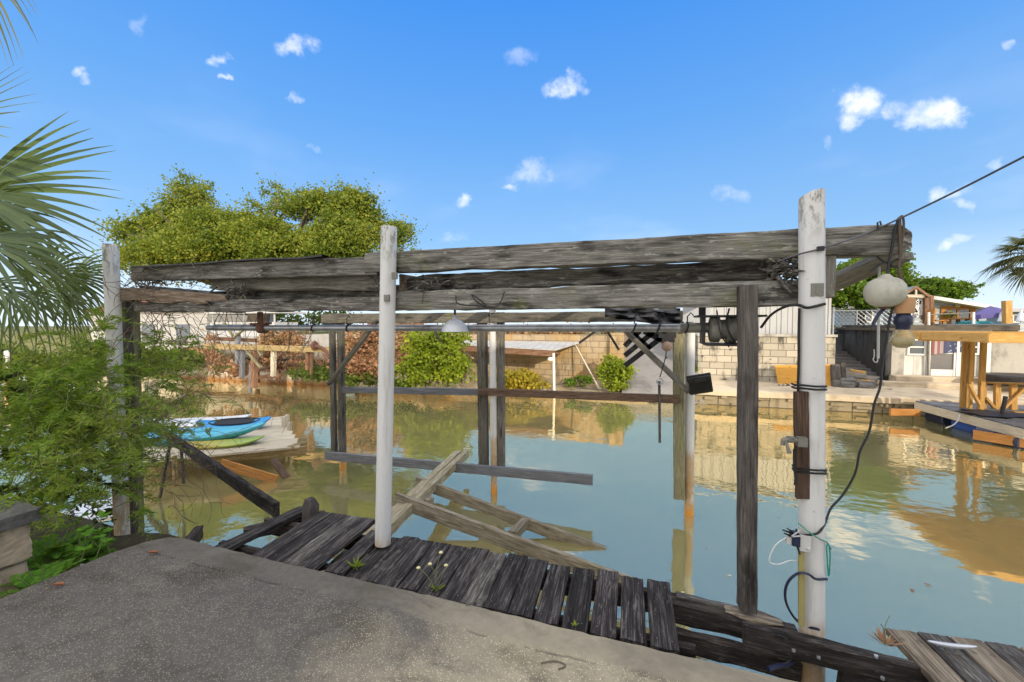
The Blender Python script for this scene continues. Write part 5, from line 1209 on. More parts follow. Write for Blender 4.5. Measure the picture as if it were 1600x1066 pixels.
for (x, yt, yb, mt, w) in [(371, 520, 568, 'bluegrey', .11), (378, 545, 590, 'bluegrey', .12), (397, 545, 606, 'rustwood', .16), (391, 570, 614, 'bluegrey', .08), (427, 548, 588, 'beigewood', .12), (480, 548, 578, 'rustwood', .09), (486, 548, 585, 'rustwood', .07)]:
    board('post', aY(x, yb, YL+.1), aY(x+1, yt, YL+.1), w, w, M[mt], nf, up=(0, 1, 0), rough=.006, seg=.15)
for (a, b) in [((383, 545), (408, 575)), ((350, 505), (366, 528)), ((392, 506), (366, 527)), ((402, 545), (409, 556))]: board('brace', aY(*a, YL), aY(*b, YL), .05, .09, M['post_olive'], nf, up=(0, 1, 0), seg=.15)
drum(MB(), aY(489, 540, YL-.15), [(0, .04), (.02, .12), (.06, .14), (.10, .12), (.12, .04)], 16).build('pulley', M['rust'], nf, smooth=40)
MB().tube(bez([aY(489, 540, YL-.15), aY(505, 545, YL-.2), aY(515, 560, YL-.2)]), .05, 8).build('shaft', M['rust'], nf, smooth=40)
rdk = empty('rusty_dock', (-12, 12.0, .3), 'low rust brown dock stub below the dry red brush', 'dock')
board('deck', aY(398, 578, 12.0), aY(443, 577, 12.0), .9, .08, M['rustwood'], rdk, seg=.3); board('beam', aY(400, 590, 11.6), aY(437, 587, 11.6), .12, .14, M['rustwood'], rdk, seg=.3)
for x in (402, 436): board('post', aY(x, 598, 11.7), aY(x, 578, 11.7), .12, .12, M['rustwood'], rdk, up=(0, 1, 0), seg=.3)

def crown_mesh(name, lobes, n_leaf, size, mat, parent, loc, seed=0, clump=70, cl_r=.55, flat=.8, aspect=.42, fill=.25):
    rg = np.random.default_rng(seed); vol = np.array([l[3]*l[4]*l[5] for l in lobes])**.67; pr = vol/vol.sum()
    nc = max(1, n_leaf//clump); idx = rg.choice(len(lobes), nc, p=pr); u = rg.normal(size=(nc, 3)); u /= np.linalg.norm(u, axis=1, keepdims=True)
    u[:, 2] = np.where(u[:, 2] < -.35, -u[:, 2]*.6, u[:, 2]); rad = np.where(rg.random(nc) < fill, rg.random(nc)**.5, .82+.22*rg.random(nc))
    L = np.array(lobes)[idx]; C = L[:, :3]+u*rad[:, None]*L[:, 3:6]
    P = np.repeat(C, clump, 0)+rg.normal(size=(nc*clump, 3))*cl_r*np.array([1, 1, flat])*np.repeat(.5+rg.random((nc, 1)), clump, 0)
    out = np.repeat(u, clump, 0); d = rg.normal(size=P.shape)*.8+out*.55+np.array([0, 0, .15]); d = nrm(d); q = nrm(np.cross(d, rg.normal(size=P.shape)))
    s = size*(.6+.8*rg.random((len(P), 1)))
    return quads(name, P, d*s, q*s*aspect, mat, parent, loc)
def tree(name, label, base, lobes, n, size, mat, tr=.3, seed=0, cat='tree', group=None, cl_r=.55, clump=70, fill=.25, flat=.8):
    t = empty(name, base, label, cat, group); mb = MB(); rd = random.Random(seed); b = Vector(base)
    top = Vector((sum(l[0] for l in lobes)/len(lobes), sum(l[1] for l in lobes)/len(lobes), min(l[2]-l[5]*.3 for l in lobes)))
    fork = b.lerp(top, .55)
    mb.tube(bez([b, b.lerp(fork, .5)+Vector((rd.gauss(0, tr*.4), 0, 0)), fork], 4), [tr*(1.25-.45*k/8) for k in range(9)], 12)
    for l in lobes:
        c = Vector(l[:3]); e = c+Vector((0, 0, l[5]*.3)); mid = fork.lerp(e, .5)+Vector((rd.gauss(0, .3)*l[3]*.3, rd.gauss(0, .3)*l[3]*.3, -.1*l[5]))
        P = bez([fork, mid, e], 5); mb.tube(P, [tr*.55*(1-.85*k/(len(P)-1)) for k in range(len(P))], 8)
        for k in range(5):
            v = Vector((rd.gauss(0, 1), rd.gauss(0, 1), rd.gauss(.3, .6))).normalized(); e2 = c+Vector((v.x*l[3], v.y*l[4], v.z*l[5]))*.85; st = mid.lerp(e, rd.uniform(.1, .8))
            P2 = bez([st, st.lerp(e2, .5)+Vector((0, 0, .1*l[5])), e2], 4); mb.tube(P2, [tr*.2*(1-.8*k2/(len(P2)-1)) for k2 in range(len(P2))], 5)
    mb.at('trunk', M['bark'], base, t, 60)
    crown_mesh('crown', lobes, n, size, mat, t, base, seed, clump, cl_r, flat, .42, fill); return t
# oak: lobes placed by where its clumps stand against the sky
def lobe(px, py, D, rx, rz, Ydep=None): p = aD(px, py, D); k = D/FPX; return (p.x, p.y, p.z, rx*k*1.1, rx*k*.9, rz*k)
def pads(name, big, npad, n_leaf, size, mat, parent, loc, seed, r=(.3, .85), gap=.0, sq=.38):
    rg = np.random.default_rng(seed); rd = random.Random(seed); vol = [l[3]*l[4]*l[5] for l in big]; C = []; Rr = []
    while len(C) < npad:
        l = rd.choices(big, vol)[0]; v = Vector((rd.gauss(0, 1), rd.gauss(0, 1), rd.gauss(.15, 1))).normalized()*(rd.random()**.30)*1.05
        p = Vector((l[0]+v.x*l[3], l[1]+v.y*l[4], l[2]+v.z*l[5]))
        if noise.noise(p*.55+Vector((seed, 0, 0)))+.5*noise.noise(p*1.3) < gap-.12: continue
        C.append(p); Rr.append(rd.uniform(*r)*(.75 if v.length > .9 else 1))
    C = np.array([tuple(c) for c in C]); Rr = np.array(Rr); k = np.maximum(4, (n_leaf*Rr**2/np.sum(Rr**2)).astype(int)); idx = np.repeat(np.arange(npad), k); N = len(idx)
    ax = nrm(rg.normal(size=(npad, 3))*.45+np.array([0, 0, 1])); q = rg.normal(size=(N, 3)); A = ax[idx]; q = q-A*(np.sum(q*A, 1, keepdims=True))*(1-sq)
    P = C[idx]+q*Rr[idx][:, None]*.52; d = nrm(rg.normal(size=(N, 3))*.8+A*.25); w = nrm(np.cross(d, rg.normal(size=(N, 3)))); s_ = size*(.6+.8*rg.random((N, 1)))
    return quads(name, P, d*s_, w*s_*.45, mat, parent, loc)
def knobbly(lobes, k, f, seed):
    """each big lobe broken into a core and several smaller ones round it"""
    rd = random.Random(seed); out = []
    for l in lobes:
        out.append((l[0], l[1], l[2], l[3]*.72, l[4]*.72, l[5]*.72))
        for j in range(k):
            v = Vector((rd.gauss(0, 1), rd.gauss(-.2, 1), rd.gauss(.35, .8))).normalized(); q = f*rd.uniform(.7, 1.25)
            out.append((l[0]+v.x*l[3]*.78, l[1]+v.y*l[4]*.78, l[2]+v.z*l[5]*.78, l[3]*q, l[4]*q, l[5]*q*.85))
    return out
oakl = [lobe(*a) for a in [(300, 318, 24, 34, 40), (255, 350, 23, 40, 30), (212, 368, 22.5, 30, 24), (330, 365, 22, 50, 34), (432, 328, 24, 34, 36), (410, 380, 21.5, 54, 36), (490, 335, 23, 40, 34), (560, 332, 23, 34, 30), (545, 375, 21.5, 50, 34), (612, 368, 23, 28, 24), (470, 400, 21, 70, 30), (300, 405, 21.5, 80, 28), (370, 365, 23, 40, 30), (545, 318, 23.5, 24, 22), (360, 395, 21.5, 60, 30), (520, 400, 21.5, 60, 24), (628, 398, 22, 22, 16), (190, 400, 22, 26, 20)]]
def oak():
    base = aD(400, 520, 25); t = tree('oak_tree', 'broad yellow green oak rising above the beams on the left', base, oakl, 60, .12, M['leaf_oak'], .55, 3)
    old = [c for c in t.children if c.name.startswith('crown')][0]; bpy.data.objects.remove(old)
    big = [(l[0], l[1], l[2], l[3]*1.0, l[4]*1.1, l[5]*1.0) for l in oakl]
    pads('crown', big, 2000, 190000, .115, M['leaf_oak'], t, base, 3, (.28, .95), .0, .34)
oak()
def bush(name, label, pts, n, size, mat, loc, seed, cat='bush', group=None, cl_r=.18, clump=40, twig=None, flat=.8):
    t = empty(name, loc, label, cat, group); rd = random.Random(seed); mb = MB()
    for l in pts:
        for k in range(7):
            v = Vector((rd.gauss(0, 1), rd.gauss(0, 1), abs(rd.gauss(0, 1)))).normalized(); b = Vector((l[0]+rd.gauss(0, .15), l[1]+rd.gauss(0, .15), max(.0, l[2]-l[5]))); e = Vector(l[:3])+Vector((v.x*l[3], v.y*l[4], v.z*l[5]))*rd.uniform(.8, 1.12)
            mb.tube(bez([b, b.lerp(e, .5)+Vector((rd.gauss(0, .12), rd.gauss(0, .12), .1)), e], 3), [.022*(1-.8*q/6) for q in range(7)], 5, cap=False)
    mb.at('branches', twig or M['twig'], loc, t, 60)
    pads('foliage', pts, max(12, n//24), n, size, mat, t, loc, seed, (cl_r*.7, cl_r*2.1), -.02, .5); return t
def blobs(lst): return [lobe(*a) for a in lst]
bush('dry_brush', 'dry red brown brush on the far left bank behind the rusty dock', blobs([(375, 575, 13.6, 22, 12), (345, 568, 14, 16, 14), (330, 545, 15, 14, 22), (425, 540, 15.6, 18, 24), (410, 560, 15.6, 12, 14), (450, 535, 15.5, 22, 22), (480, 545, 15, 24, 26), (505, 560, 14.6, 18, 22), (430, 565, 15.5, 16, 14), (465, 575, 15, 20, 12)]), 4200, .10, M['leaf_red'], aD(465, 600, 15), 51, twig=M['twigred'], cl_r=.16, clump=14)
bush('dry_brush', 'dry rust coloured brush left and right of the middle pipe', blobs([(560, 540, 14, 26, 26), (590, 530, 14, 22, 20), (545, 570, 13.6, 22, 20), (610, 560, 13.8, 22, 26), (635, 530, 14.2, 16, 22), (580, 575, 13.6, 24, 16)]), 5600, .10, M['leaf_red'], aD(580, 605, 13.8), 52, twig=M['twigred'], cl_r=.16, clump=16)
bush('green_bush', 'bright yellow green bush hanging over the water left of the paired post', blobs([(665, 540, 13.2, 28, 24), (700, 530, 13.3, 30, 18), (690, 565, 13, 34, 26), (650, 580, 13, 24, 20), (720, 580, 12.8, 28, 18), (675, 590, 12.8, 34, 14)]), 9000, .10, M['leaf_bush'], aD(690, 605, 13), 53, cl_r=.17, clump=30)
bush('low_green_scrub', 'low dark green scrub at the waterline below the dry brush', blobs([(500, 585, 13.9, 26, 9), (545, 592, 13.6, 30, 8), (590, 595, 13.4, 30, 9), (470, 585, 14.2, 20, 6), (625, 598, 13.2, 24, 8)]), 4200, .09, M['leaf_hedge'], aD(545, 600, 13.7), 54, cl_r=.13)
bush('gold_grass', 'golden yellow grass in front of the warm block wall', blobs([(800, 597, 13.1, 20, 10), (830, 600, 13.1, 24, 9), (850, 602, 13, 16, 6), (790, 590, 13.3, 10, 10), (815, 590, 13.4, 22, 7)]), 4200, .10, M['leaf_gold'], aD(820, 608, 13.1), 55, 'grass', cl_r=.12, flat=1.2)
bush('corner_bush', 'yellow green bush at the corner of the block wall beside the ramp', blobs([(958, 570, 13.6, 14, 16), (965, 588, 13.4, 18, 12), (945, 582, 13.6, 12, 10), (975, 580, 13.4, 12, 12), (965, 600, 13.2, 18, 8)]), 3600, .085, M['leaf_bush'], aD(963, 606, 13.4), 56, cl_r=.12)
for (px, py, D, w, h, lab) in [(912, 596, 13.6, 12, 5, 'small green weed clump at the foot of the warm wall left of the corner bush'), (885, 597, 13.8, 12, 4, 'low green weeds at the foot of the warm wall by the lamp pole'), (1118, 614, 13, 10, 6, 'small green weed clump beside the ramp below the stained wall'), (1085, 585, 13.9, 5, 10, 'narrow green weed against the left edge of the stained wall'), (1304, 517, 17, 7, 9, 'small green plant on top of the block wall by the shed')]:
    bush('weed_clump', lab, blobs([(px, py, D, w, h)]), 700, .07, M['leaf_green'], aD(px, py+h, D), int(px), 'weeds', cl_r=.08, clump=20)
# upper shrubs along the terrace
bush('terrace_shrubs', 'scrubby shrubs along the top of the bank behind the lean to roof', blobs([(800, 519, 18, 45, 6), (880, 520, 18, 40, 5), (740, 518, 18, 30, 8), (940, 519, 18, 26, 6), (620, 512, 19, 40, 12)]), 4200, .12, M['leaf_red'], aD(820, 522, 18), 57, 'shrubs', cl_r=.2, clump=20)
bush('hedge', 'yellow green growth hanging on the bank far left beneath the palm', blobs([(40, 570, 15, 40, 20), (110, 575, 15, 40, 16), (160, 560, 15, 35, 22), (-10, 560, 15, 30, 26), (210, 570, 15, 30, 16), (270, 560, 16, 40, 14)]), 8000, .14, M['leaf_hedge'], aD(100, 592, 15), 58, 'hedge', cl_r=.25)
bush('far_trees', 'distant low trees above the white boat', blobs([(430, 496, 32, 46, 14), (340, 500, 34, 40, 10), (520, 500, 33, 34, 10), (250, 498, 34, 50, 14)]), 6000, .25, M['leaf_hedge'], aD(430, 506, 32), 59, 'trees', cl_r=.5)
wh = empty('white_house', (-24, 14, 1.4), 'white house with red tiled roof far left behind the palm', 'house')
MB().box((-34, 16.5, .4), (-23.5, 21, 3.2)).build('wall', M['whitehouse'], wh); MB().add([(-34.4, 16.1, 3.2), (-23.1, 16.1, 3.2), (-23.1, 21.4, 3.2), (-34.4, 21.4, 3.2), (-32, 18.7, 4.3), (-25.5, 18.7, 4.3)], [(0, 1, 5, 4), (1, 2, 5), (2, 3, 4, 5), (3, 0, 4), (3, 2, 1, 0)]).build('roof', M['redroof'], wh)
for x in (-32, -29, -26): MB().box((x, 16.46, 1.2), (x+1.1, 16.499, 2.4)).build('window', M['window'], wh)
o = MB().tube([aY(11, 612, 8.2)-Vector((0, 0, .5)), aY(12, 548, 8.2)], .09, 14).at('mooring_pole', M['pvc'], aY(11, 612, 8.2), None, 50); tag(o, 'white mooring pole standing in the water at the far left edge', 'pole')

# ------------------------------------------------------------------ far bank, middle: block wall, lean-to roof, ramp
bw = empty('warm_block_wall', (-2.8, 15, 0), 'sunlit tan block retaining wall behind the lean to roof', 'retaining wall')
MB().box((-12.2, 14.98, -.2), (-.50, 15.35, 2.0)).build('wall', M['blockwarm'], bw)
MB().box((-.95, 14.80, -.2), (-.46, 15.36, 2.06)).build('pier', M['blockwarm'], bw)
MB().box((-.95, 15.36, -.2), (-.46, 19.4, 2.0)).build('return', M['blockwarm'], bw)
lt = empty('lean_to', (-4.4, 14.2, 1.6), 'low lean to shelter roof with dark brown fascia against the block wall', 'shelter')
A_, B_, C_, D_ = aY(700, 531, 14.95), aY(908, 534, 14.95), aY(868, 546, 13.5), aY(708, 537, 13.5)
mb = MB().add([A_, B_, C_, D_]+[v-Vector((0, 0, .05)) for v in (A_, B_, C_, D_)], [(0, 3, 2, 1), (4, 5, 6, 7), (0, 1, 5, 4), (1, 2, 6, 5), (2, 3, 7, 6), (3, 0, 4, 7)]); mb.build('roof', sidingmat('roof_sheet', (.42, .41, .385), (.22, .21, .19), .25, True, .5, .05), lt)
mb = MB().bar(D_+Vector((.25, .06, -.16)), C_+Vector((-.05, .06, -.15)), .05, .20); mb.build('fascia', M['rustwood'], lt)
MB().bar(B_+Vector((-.25, -.1, -.05)), aY(938, 611, 13.5), .045, .045).build('prop', M['beigewood'], lt)
MB().bar(C_+Vector((-.1, .1, -.1)), C_+Vector((-.1, 1.3, -.25)), .06, .08).build('rafter', M['rustwood'], lt)
MB().bar(aY(740, 560, 14.2), aY(720, 545, 14.2), .05, .05).build('prop', M['beigewood'], lt)
lp = empty('lamp_pole', aY(865, 612, 13.2), 'thin white pole with a small white lamp in front of the block wall', 'lamp post')
MB().tube([aY(866, 626, 13.1), aY(865, 552, 13.1)], .045, 10).build('pole', M['trimwhite'], lp, smooth=50)
q = aY(860, 561, 13.0); MB().lathe(q, [(.001, -.06), (.09, -.05), (.10, 0), (.06, .05), (.001, .06)], 12).build('lamp', M['trimwhite'], lp, smooth=50)
o = board('bank_log', aY(700, 618, 12.7), aY(855, 609, 12.9), .07, .07, M['beigewood'], None, seg=.3); tag(o, 'pale log lying along the bank at the waterline below the gold grass', 'log')
o = board('driftwood', aY(900, 606, 13.2), aY(950, 610, 13.1), .06, .05, M['post_dark'], None, seg=.2); tag(o, 'dark driftwood branch on the sandy bank by the ramp', 'driftwood')
rd = random.Random(77)
for k in range(9):
    c = Vector((rd.uniform(.3, 1.9), rd.uniform(12.7, 13.2), .02+.1*rd.random())); r = rd.uniform(.05, .14)
    mb = MB().lathe(c, [(.001, -r*.6), (r*.8, -r*.3), (r, .1*r), (r*.6, r*.5), (.001, r*.6)], 9, 1.3, wob=.5)
    tag(mb.at('shore_stone', M['ramp'], c, None, 40), 'rough grey stone on the shore at the foot of the ramp', 'stone', 'stones at the foot of the ramp')

# ------------------------------------------------------------------ far bank, right: stained block wall, shed, stairs, boathouse
bl2 = empty('block_wall', (4, 15, .4), 'pale block retaining wall with black mildew streaks under the metal shed', 'retaining wall')
MB().box((2.0, 15.0, .2), (5.95, 15.4, 1.98)).build('wall', M['blockwall'], bl2)
MB().box((1.97, 14.95, 1.981), (5.98, 15.42, 2.06)).build('coping', M['oldwall'], bl2)
MB().box((1.98, 15.41, -.2), (2.3, 19.4, 1.98)).build('return', M['blockwall'], bl2)
MB().box((5.6, 15.41, .2), (5.95, 18.4, 1.98)).build('return', M['blockwall'], bl2)
# toe of concrete under the wall
sh = empty('metal_shed', (4, 16, 2), 'grey ribbed metal shed standing on the block wall', 'shed')
mb = MB().box((1.95, 15.55, 2.0), (6.02, 18.3, 3.42)); mb.build('wall', M['corrugated'], sh)
mb = MB()
for k in range(13): mb.box((1.98+k*.33, 15.525, 2.06), (2.03+k*.33, 15.549, 3.42))
mb.build('ribs', M['corrugated'], sh)
mb = MB().add([(1.8, 15.35, 3.42), (6.25, 15.35, 3.56), (6.25, 18.5, 3.56), (1.8, 18.5, 3.42), (1.8, 15.35, 3.36), (6.25, 15.35, 3.48), (6.25, 18.5, 3.48), (1.8, 18.5, 3.36)], [(0, 1, 2, 3), (7, 6, 5, 4), (0, 4, 5, 1), (1, 5, 6, 2), (2, 6, 7, 3), (3, 7, 4, 0)]); mb.build('roof', M['shingle'], sh)
def pan(name, lab, a, b, c, d, mat, th=.03, cat='board'):
    a, b, c, d = map(Vector, (a, b, c, d)); n_ = (b-a).cross(d-a).normalized()*th; mb = MB().add([a, b, c, d, a+n_, b+n_, c+n_, d+n_], [(0, 1, 2, 3), (7, 6, 5, 4), (0, 4, 5, 1), (1, 5, 6, 2), (2, 6, 7, 3), (3, 7, 4, 0)])
    return tag(mb.at(name, mat, a), lab, cat)
pan('plywood_sheet', 'bright orange plywood sheet leaning on the block wall left of the right pipe', aY(1217, 608, 14.6), aY(1265, 608, 14.6), aY(1265, 571, 14.92), aY(1210, 571, 14.92), M['plywood'])
pan('plywood_sheet', 'narrow orange plywood sheet leaning on the block wall just right of the right pipe', aY(1284, 606, 14.6), aY(1302, 606, 14.6), aY(1303, 570, 14.92), aY(1284, 570, 14.92), M['plywood'])
for (x, lab) in [(1307, 'dark weathered post leaning upright beside the narrow plywood'), (1318, 'second dark stub of a post next to the concrete debris by the stairs')]:
    o = board('old_post', aY(x, 612, 14.5), aY(x-2, 570 if x < 1310 else 567, 14.7), .22 if x < 1310 else .12, .15, M['post_dark'], None, up=(0, 1, 0), seg=.2); tag(o, lab, 'post')
st = empty('stairs', (6.7, 16, .5), 'stained concrete stairs climbing between the block wall and the black wall', 'stairs')
for k in range(9): MB().box((5.97, 15.5+k*.33, .3), (7.58, 18.6, .50+(k+1)*.095)).build('step', M['stairconc'], st)
bk = empty('black_side_wall', (7.6, 17, .5), 'mildew black wall flanking the stairs', 'wall')
MB().box((7.60, 15.75, .3), (7.75, 19.2, 2.18)).build('wall', M['blackstain'], bk)
MB().box((7.50, 15.6, 2.181), (7.80, 19.3, 2.26)).build('coping', M['roofedge'], bk)
# heap by the stairs
rd = random.Random(5)
for k in range(12):
    c = Vector((rd.uniform(5.9, 6.9), rd.uniform(14.4, 15.2), .52+rd.uniform(0, .12))); r = rd.uniform(.08, .22)
    tag(rbox(MB(), c-Vector((r, r*.8, r*.5)), c+Vector((r, r*.8, r*.6)), 4, .03, .03).at('rubble_block', M['stairconc'], c), 'grey lump of broken concrete heaped at the foot of the stairs', 'rubble', 'rubble at the foot of the stairs')
for (a, b, w, lab) in [((1330, 579), (1352, 582), .18, 'short yellow board resting across the stairs'), ((1336, 593), (1366, 597), .22, 'wide yellow board lying on the rubble at the stair foot'), ((1342, 600), (1358, 602), .12, 'small yellow board end below the wide yellow board')]:
    o = board('lumber', aY(*a, 14.9), aY(*b, 14.7), w, .06, M['newwood'], None, seg=.2); tag(o, lab, 'board')
o = board('lumber', aY(1345, 611, 14.3), aY(1392, 607, 14.3), .10, .05, M['beigewood'], None, seg=.2); tag(o, 'pale timber lying flat on the quay before the white wall', 'board')
for (a, lab) in [((1210, 612), 'small dark heap of scrap on the quay under the plywood'), ((1232, 606), 'tangle of scrap at the foot of the plywood sheet')]:
    splinters('scrap_heap', tuple(aY(*a, 14.2)), 22, (.14, .08, .04), (.08, .25), M['darkmetal'], None, int(a[0]), (.01, .02)); o = bpy.data.objects['scrap_heap'] if int(a[0]) == 1210 else bpy.data.objects['scrap_heap.001']; tag(o, lab, 'scrap')
# white boathouse under the terrace
ho = empty('boathouse', (10.5, 16.2, .5), 'white sided boathouse with black edged flat roof facing the quay', 'boathouse')
YW = 15.9
def wx(px): return aY(px, 560, YW).x
MB().box((7.76, YW, .3), (wx(1413), YW+.3, 2.20)).build('wall', M['oldwall'], ho)
MB().box((wx(1413)+.001, YW+.02, .3), (wx(1548), YW+.3, 2.20)).build('wall', M['whitewall'], ho)
MB().box((wx(1548)+.001, YW+.10, .3), (14.5, YW+.4, 2.20)).build('wall', M['oldwall'], ho)
MB().box((7.8, YW-.35, 2.201), (wx(1575), YW+3.4, 2.36)).build('roof', M['roofedge'], ho)
MB().box((wx(1575)+.001, YW-.3, 2.15), (15, YW+3.4, 2.40)).build('roof', M['greyhouse'], ho)
MB().box((7.9, YW-.02, 2.10), (wx(1548), YW-.0005, 2.20)).build('frieze', M['trimwhite'], ho)
def win(px0, px1, py0, py1, midbar=True, mat='window', nm='window', fr=.05):
    a = aY(px0, py0, YW); b = aY(px1, py1, YW); x0, x1, z1, z0 = a.x, b.x, a.z, b.z
    f = MB(); 
    for (u0, w0, u1, w1) in [(x0-fr, z0-fr, x0, z1+fr), (x1, z0-fr, x1+fr, z1+fr), (x0, z1, x1, z1+fr), (x0, z0-fr, x1, z0)]: f.box((u0, YW-.03, w0), (u1, YW+.04, w1))
    if midbar: f.box((x0, YW-.02, (z0+z1)/2-.02), (x1, YW+.03, (z0+z1)/2+.02))
    o = f.build(nm, M['trimwhite'], ho); MB().box((x0, YW+.005, z0), (x1, YW+.018, z1)).build('pane', M[mat], o); return o
win(1421, 1443, 532, 553)
dr = win(1454, 1488, 531, 595, False, 'screen', 'door', .06)
a = aY(1454, 577, YW); b = aY(1488, 595, YW); MB().box((a.x, YW-.015, b.z), (b.x, YW+.004, a.z)).build('kick_panel', M['trimwhite'], dr)
a = aY(1454, 550, YW); b = aY(1488, 553, YW); MB().box((a.x, YW-.02, b.z), (b.x, YW+.003, a.z)).build('bar', M['trimwhite'], dr)
win(1518, 1526, 533, 552); 
MB().box((wx(1493), YW-.05, .4), (wx(1497), YW+.02, 2.1)).build('corner_trim', M['trimwhite'], ho)
MB().box((wx(1530), YW-.05, .4), (wx(1546), YW+.019, 2.1)).build('corner_trim', M['trimwhite'], ho)
MB().tube([aY(1451, 530, YW-.08), aY(1450, 597, YW-.08)], .03, 8).build('downpipe', M['grimemetal'], ho)
# flag hanging inside the screen door
def flagmat():
    m, t, p, o = newmat('faded_flag'); s = mk(t, 'ShaderNodeSeparateXYZ', {0: mk(t, 'ShaderNodeTexCoord').outputs['Object']}); x, z = s.outputs[0], s.outputs[2]
    stripe = math_(t, 'GREATER_THAN', math_(t, 'FRACT', math_(t, 'MULTIPLY', x, 7.0)), .5); c = mix(t, stripe, (.26, .09, .085), (.34, .31, .30))
    vo = mk(t, 'ShaderNodeTexVoronoi', {'Vector': mk(t, 'ShaderNodeTexCoord').outputs['Object'], 'Scale': 11.}, ); st = sstep(t, vo.outputs['Distance'], .30, .22)
    can = mix(t, st, (.05, .06, .12), (.34, .34, .36)); c = mix(t, math_(t, 'GREATER_THAN', x, .30), c, can); put(t, p, 'Base Color', c); p.inputs['Roughness'].default_value = .8; return m
a = aY(1455, 531, YW-.012); mb = MB(); vs = []
for i in range(19):
    for j in range(7): vs.append((.84*i/18, -.012*math.sin(i*1.1)-.006, -(.46-.10*(i/18)*(j/6))*j/6))
mb.add(vs, [(i*7+j, i*7+j+1, i*7+j+8, i*7+j+7) for i in range(18) for j in range(6)]); mb.add([(v[0], v[1]-.006, v[2]) for v in vs], [(i*7+j, i*7+j+7, i*7+j+8, i*7+j+1) for i in range(18) for j in range(6)])
o = mb.build('flag', flagmat(), None, T(a+Vector((0, -.015, 0)))); tag(o, 'faded striped and starred flag hung across the upper half of the boathouse door', 'flag')
# ledge steps and plants in front
for (y0, z) in [(15.05, .60), (15.45, .72)]:
    pass
o = rbox(MB(), (7.2, 14.95, .45), (14, 15.35, .63), 10, .015, .02).at('ledge', M['capstone'], (9, 15, .5)); tag(o, 'lower weathered concrete ledge below the boathouse', 'ledge')
o = rbox(MB(), (7.7, 15.36, .45), (14, 15.85, .78), 10, .015, .02).at('ledge', M['capstone'], (9, 15.5, .5)); tag(o, 'upper weathered concrete ledge against the boathouse wall', 'ledge')
mb_ = [lobe(px, py, 15, w, h) for (px, py, w, h) in [(1385, 615, 14, 5), (1410, 616, 16, 5), (1435, 617, 14, 5)]]
bush('ground_ivy', 'strip of bright green plants along the quay before the boathouse', mb_, 2600, .08, M['leaf_green'], aD(1410, 620, 15), 61, 'plants', cl_r=.10, clump=24)
for (px, lab) in [(1545, 'tuft of green plants under the new wooden rail'), (1580, 'tuft of green plants at the right end of the new wooden rail')]:
    bush('ledge_plant', lab, [lobe(px, 614, 14.6, 14, 5)], 900, .08, M['leaf_green'], aD(px, 619, 14.6), px, 'plants', cl_r=.10, clump=24)
# chain link fence along the terrace
fe = empty('chain_link_fence', (7, 18.6, 2.1), 'low chain link fence on top of the wall right of the shed', 'fence')
Fp = [(6.1, 15.6), (6.2, 18.6), (8.2, 19.0), (9.3, 18.8)]
for k, (x, y) in enumerate(Fp): MB().tube([(x, y, 2.0), (x, y, 2.95)], .03, 8).build('fence_post', M['steel'], fe)
mb = MB()
for (x0, y0), (x1, y1) in zip(Fp, Fp[1:]): mb.tube([(x0, y0, 2.92), (x1, y1, 2.92)], .022, 6)
mb.build('top_rail', M['steel'], fe)
mb = MB()
for (x0, y0), (x1, y1) in zip(Fp, Fp[1:]):
    a, b = Vector((x0, y0, 2.05)), Vector((x1, y1, 2.05)); L = (b-a).length; h = .85; d = (b-a)/L; st_ = .16; k = -h
    while k < L:
        u0, u1 = max(0, k), min(L, k+h)
        if u1 > u0:
            mb.tube([a+d*u0+UP*(u0-k), a+d*u1+UP*(u1-k)], .006, 3, cap=False); mb.tube([a+d*u0+UP*(h-(u0-k)), a+d*u1+UP*(h-(u1-k))], .006, 3, cap=False)
        k += st_
mb.build('mesh', M['steel'], fe)

# ------------------------------------------------------------------ far right: floating dock, new timber frame, houses, trees
# the oak crown's place in the order is above; here the right hand side
fd = empty('floating_dock', (8.5, 11.2, 0), 'grey boarded floating dock with timber fascia and blue barrels', 'dock')
p0, p1 = aZ(1430, 627, .42), aZ(1602, 670, .42); p2 = Vector((10.5, 9.4, .42)); p3 = Vector((10.5, 12.8, .42))
nb = 14
for k in range(nb):
    a0, b0 = p1.lerp(p0, (k+.5)/nb), p2.lerp(p3, (k+.5)/nb)
    board('deck_board', a0, b0, (p0-p1).length/nb-.012, .03, M['bluegrey'], fd, rough=.002, seg=.4)
board('fascia', p0+Vector((.01, 0, -.11)), p1+Vector((.01, 0, -.11)), .05, .19, M['beigewood'], fd, rough=.002, seg=.2)
board('fascia', aZ(1521, 679, .13), aZ(1625, 696, .13), .05, .19, M['orangewood'], fd, rough=.002, seg=.2)
board('fascia', aZ(1391, 644, .24), aZ(1437, 645, .24), .05, .17, M['orangewood'], fd, rough=.002, seg=.2)
for (px, py, l, mt) in [(1452, 655, .55, 'floatdark'), (1497, 668, .62, 'floatblue'), (1560, 690, .5, 'floatdark')]:
    c = aZ(px, py, .06)+Vector((.25, 0, .05)); d = (p1-p0).normalized(); vs = []; n = 16; mb = MB(); pts = [c-d*l/2, c-d*(l/2-.03), c-d*(l/2-.06), c, c+d*(l/2-.06), c+d*(l/2-.03), c+d*l/2]
    mb.tube(pts, [.17, .20, .19, .20, .19, .20, .17], n); mb.build('barrel', M[mt], fd, smooth=40)
cable('dock_rope', [aY(1499, 644, 11.2), aY(1498, 655, 11.1), aY(1490, 664, 11.0), aY(1478, 669, 10.9)], .012, 'whitewire', 'short pale rope hanging off the floating dock over the blue barrel', 'rope')
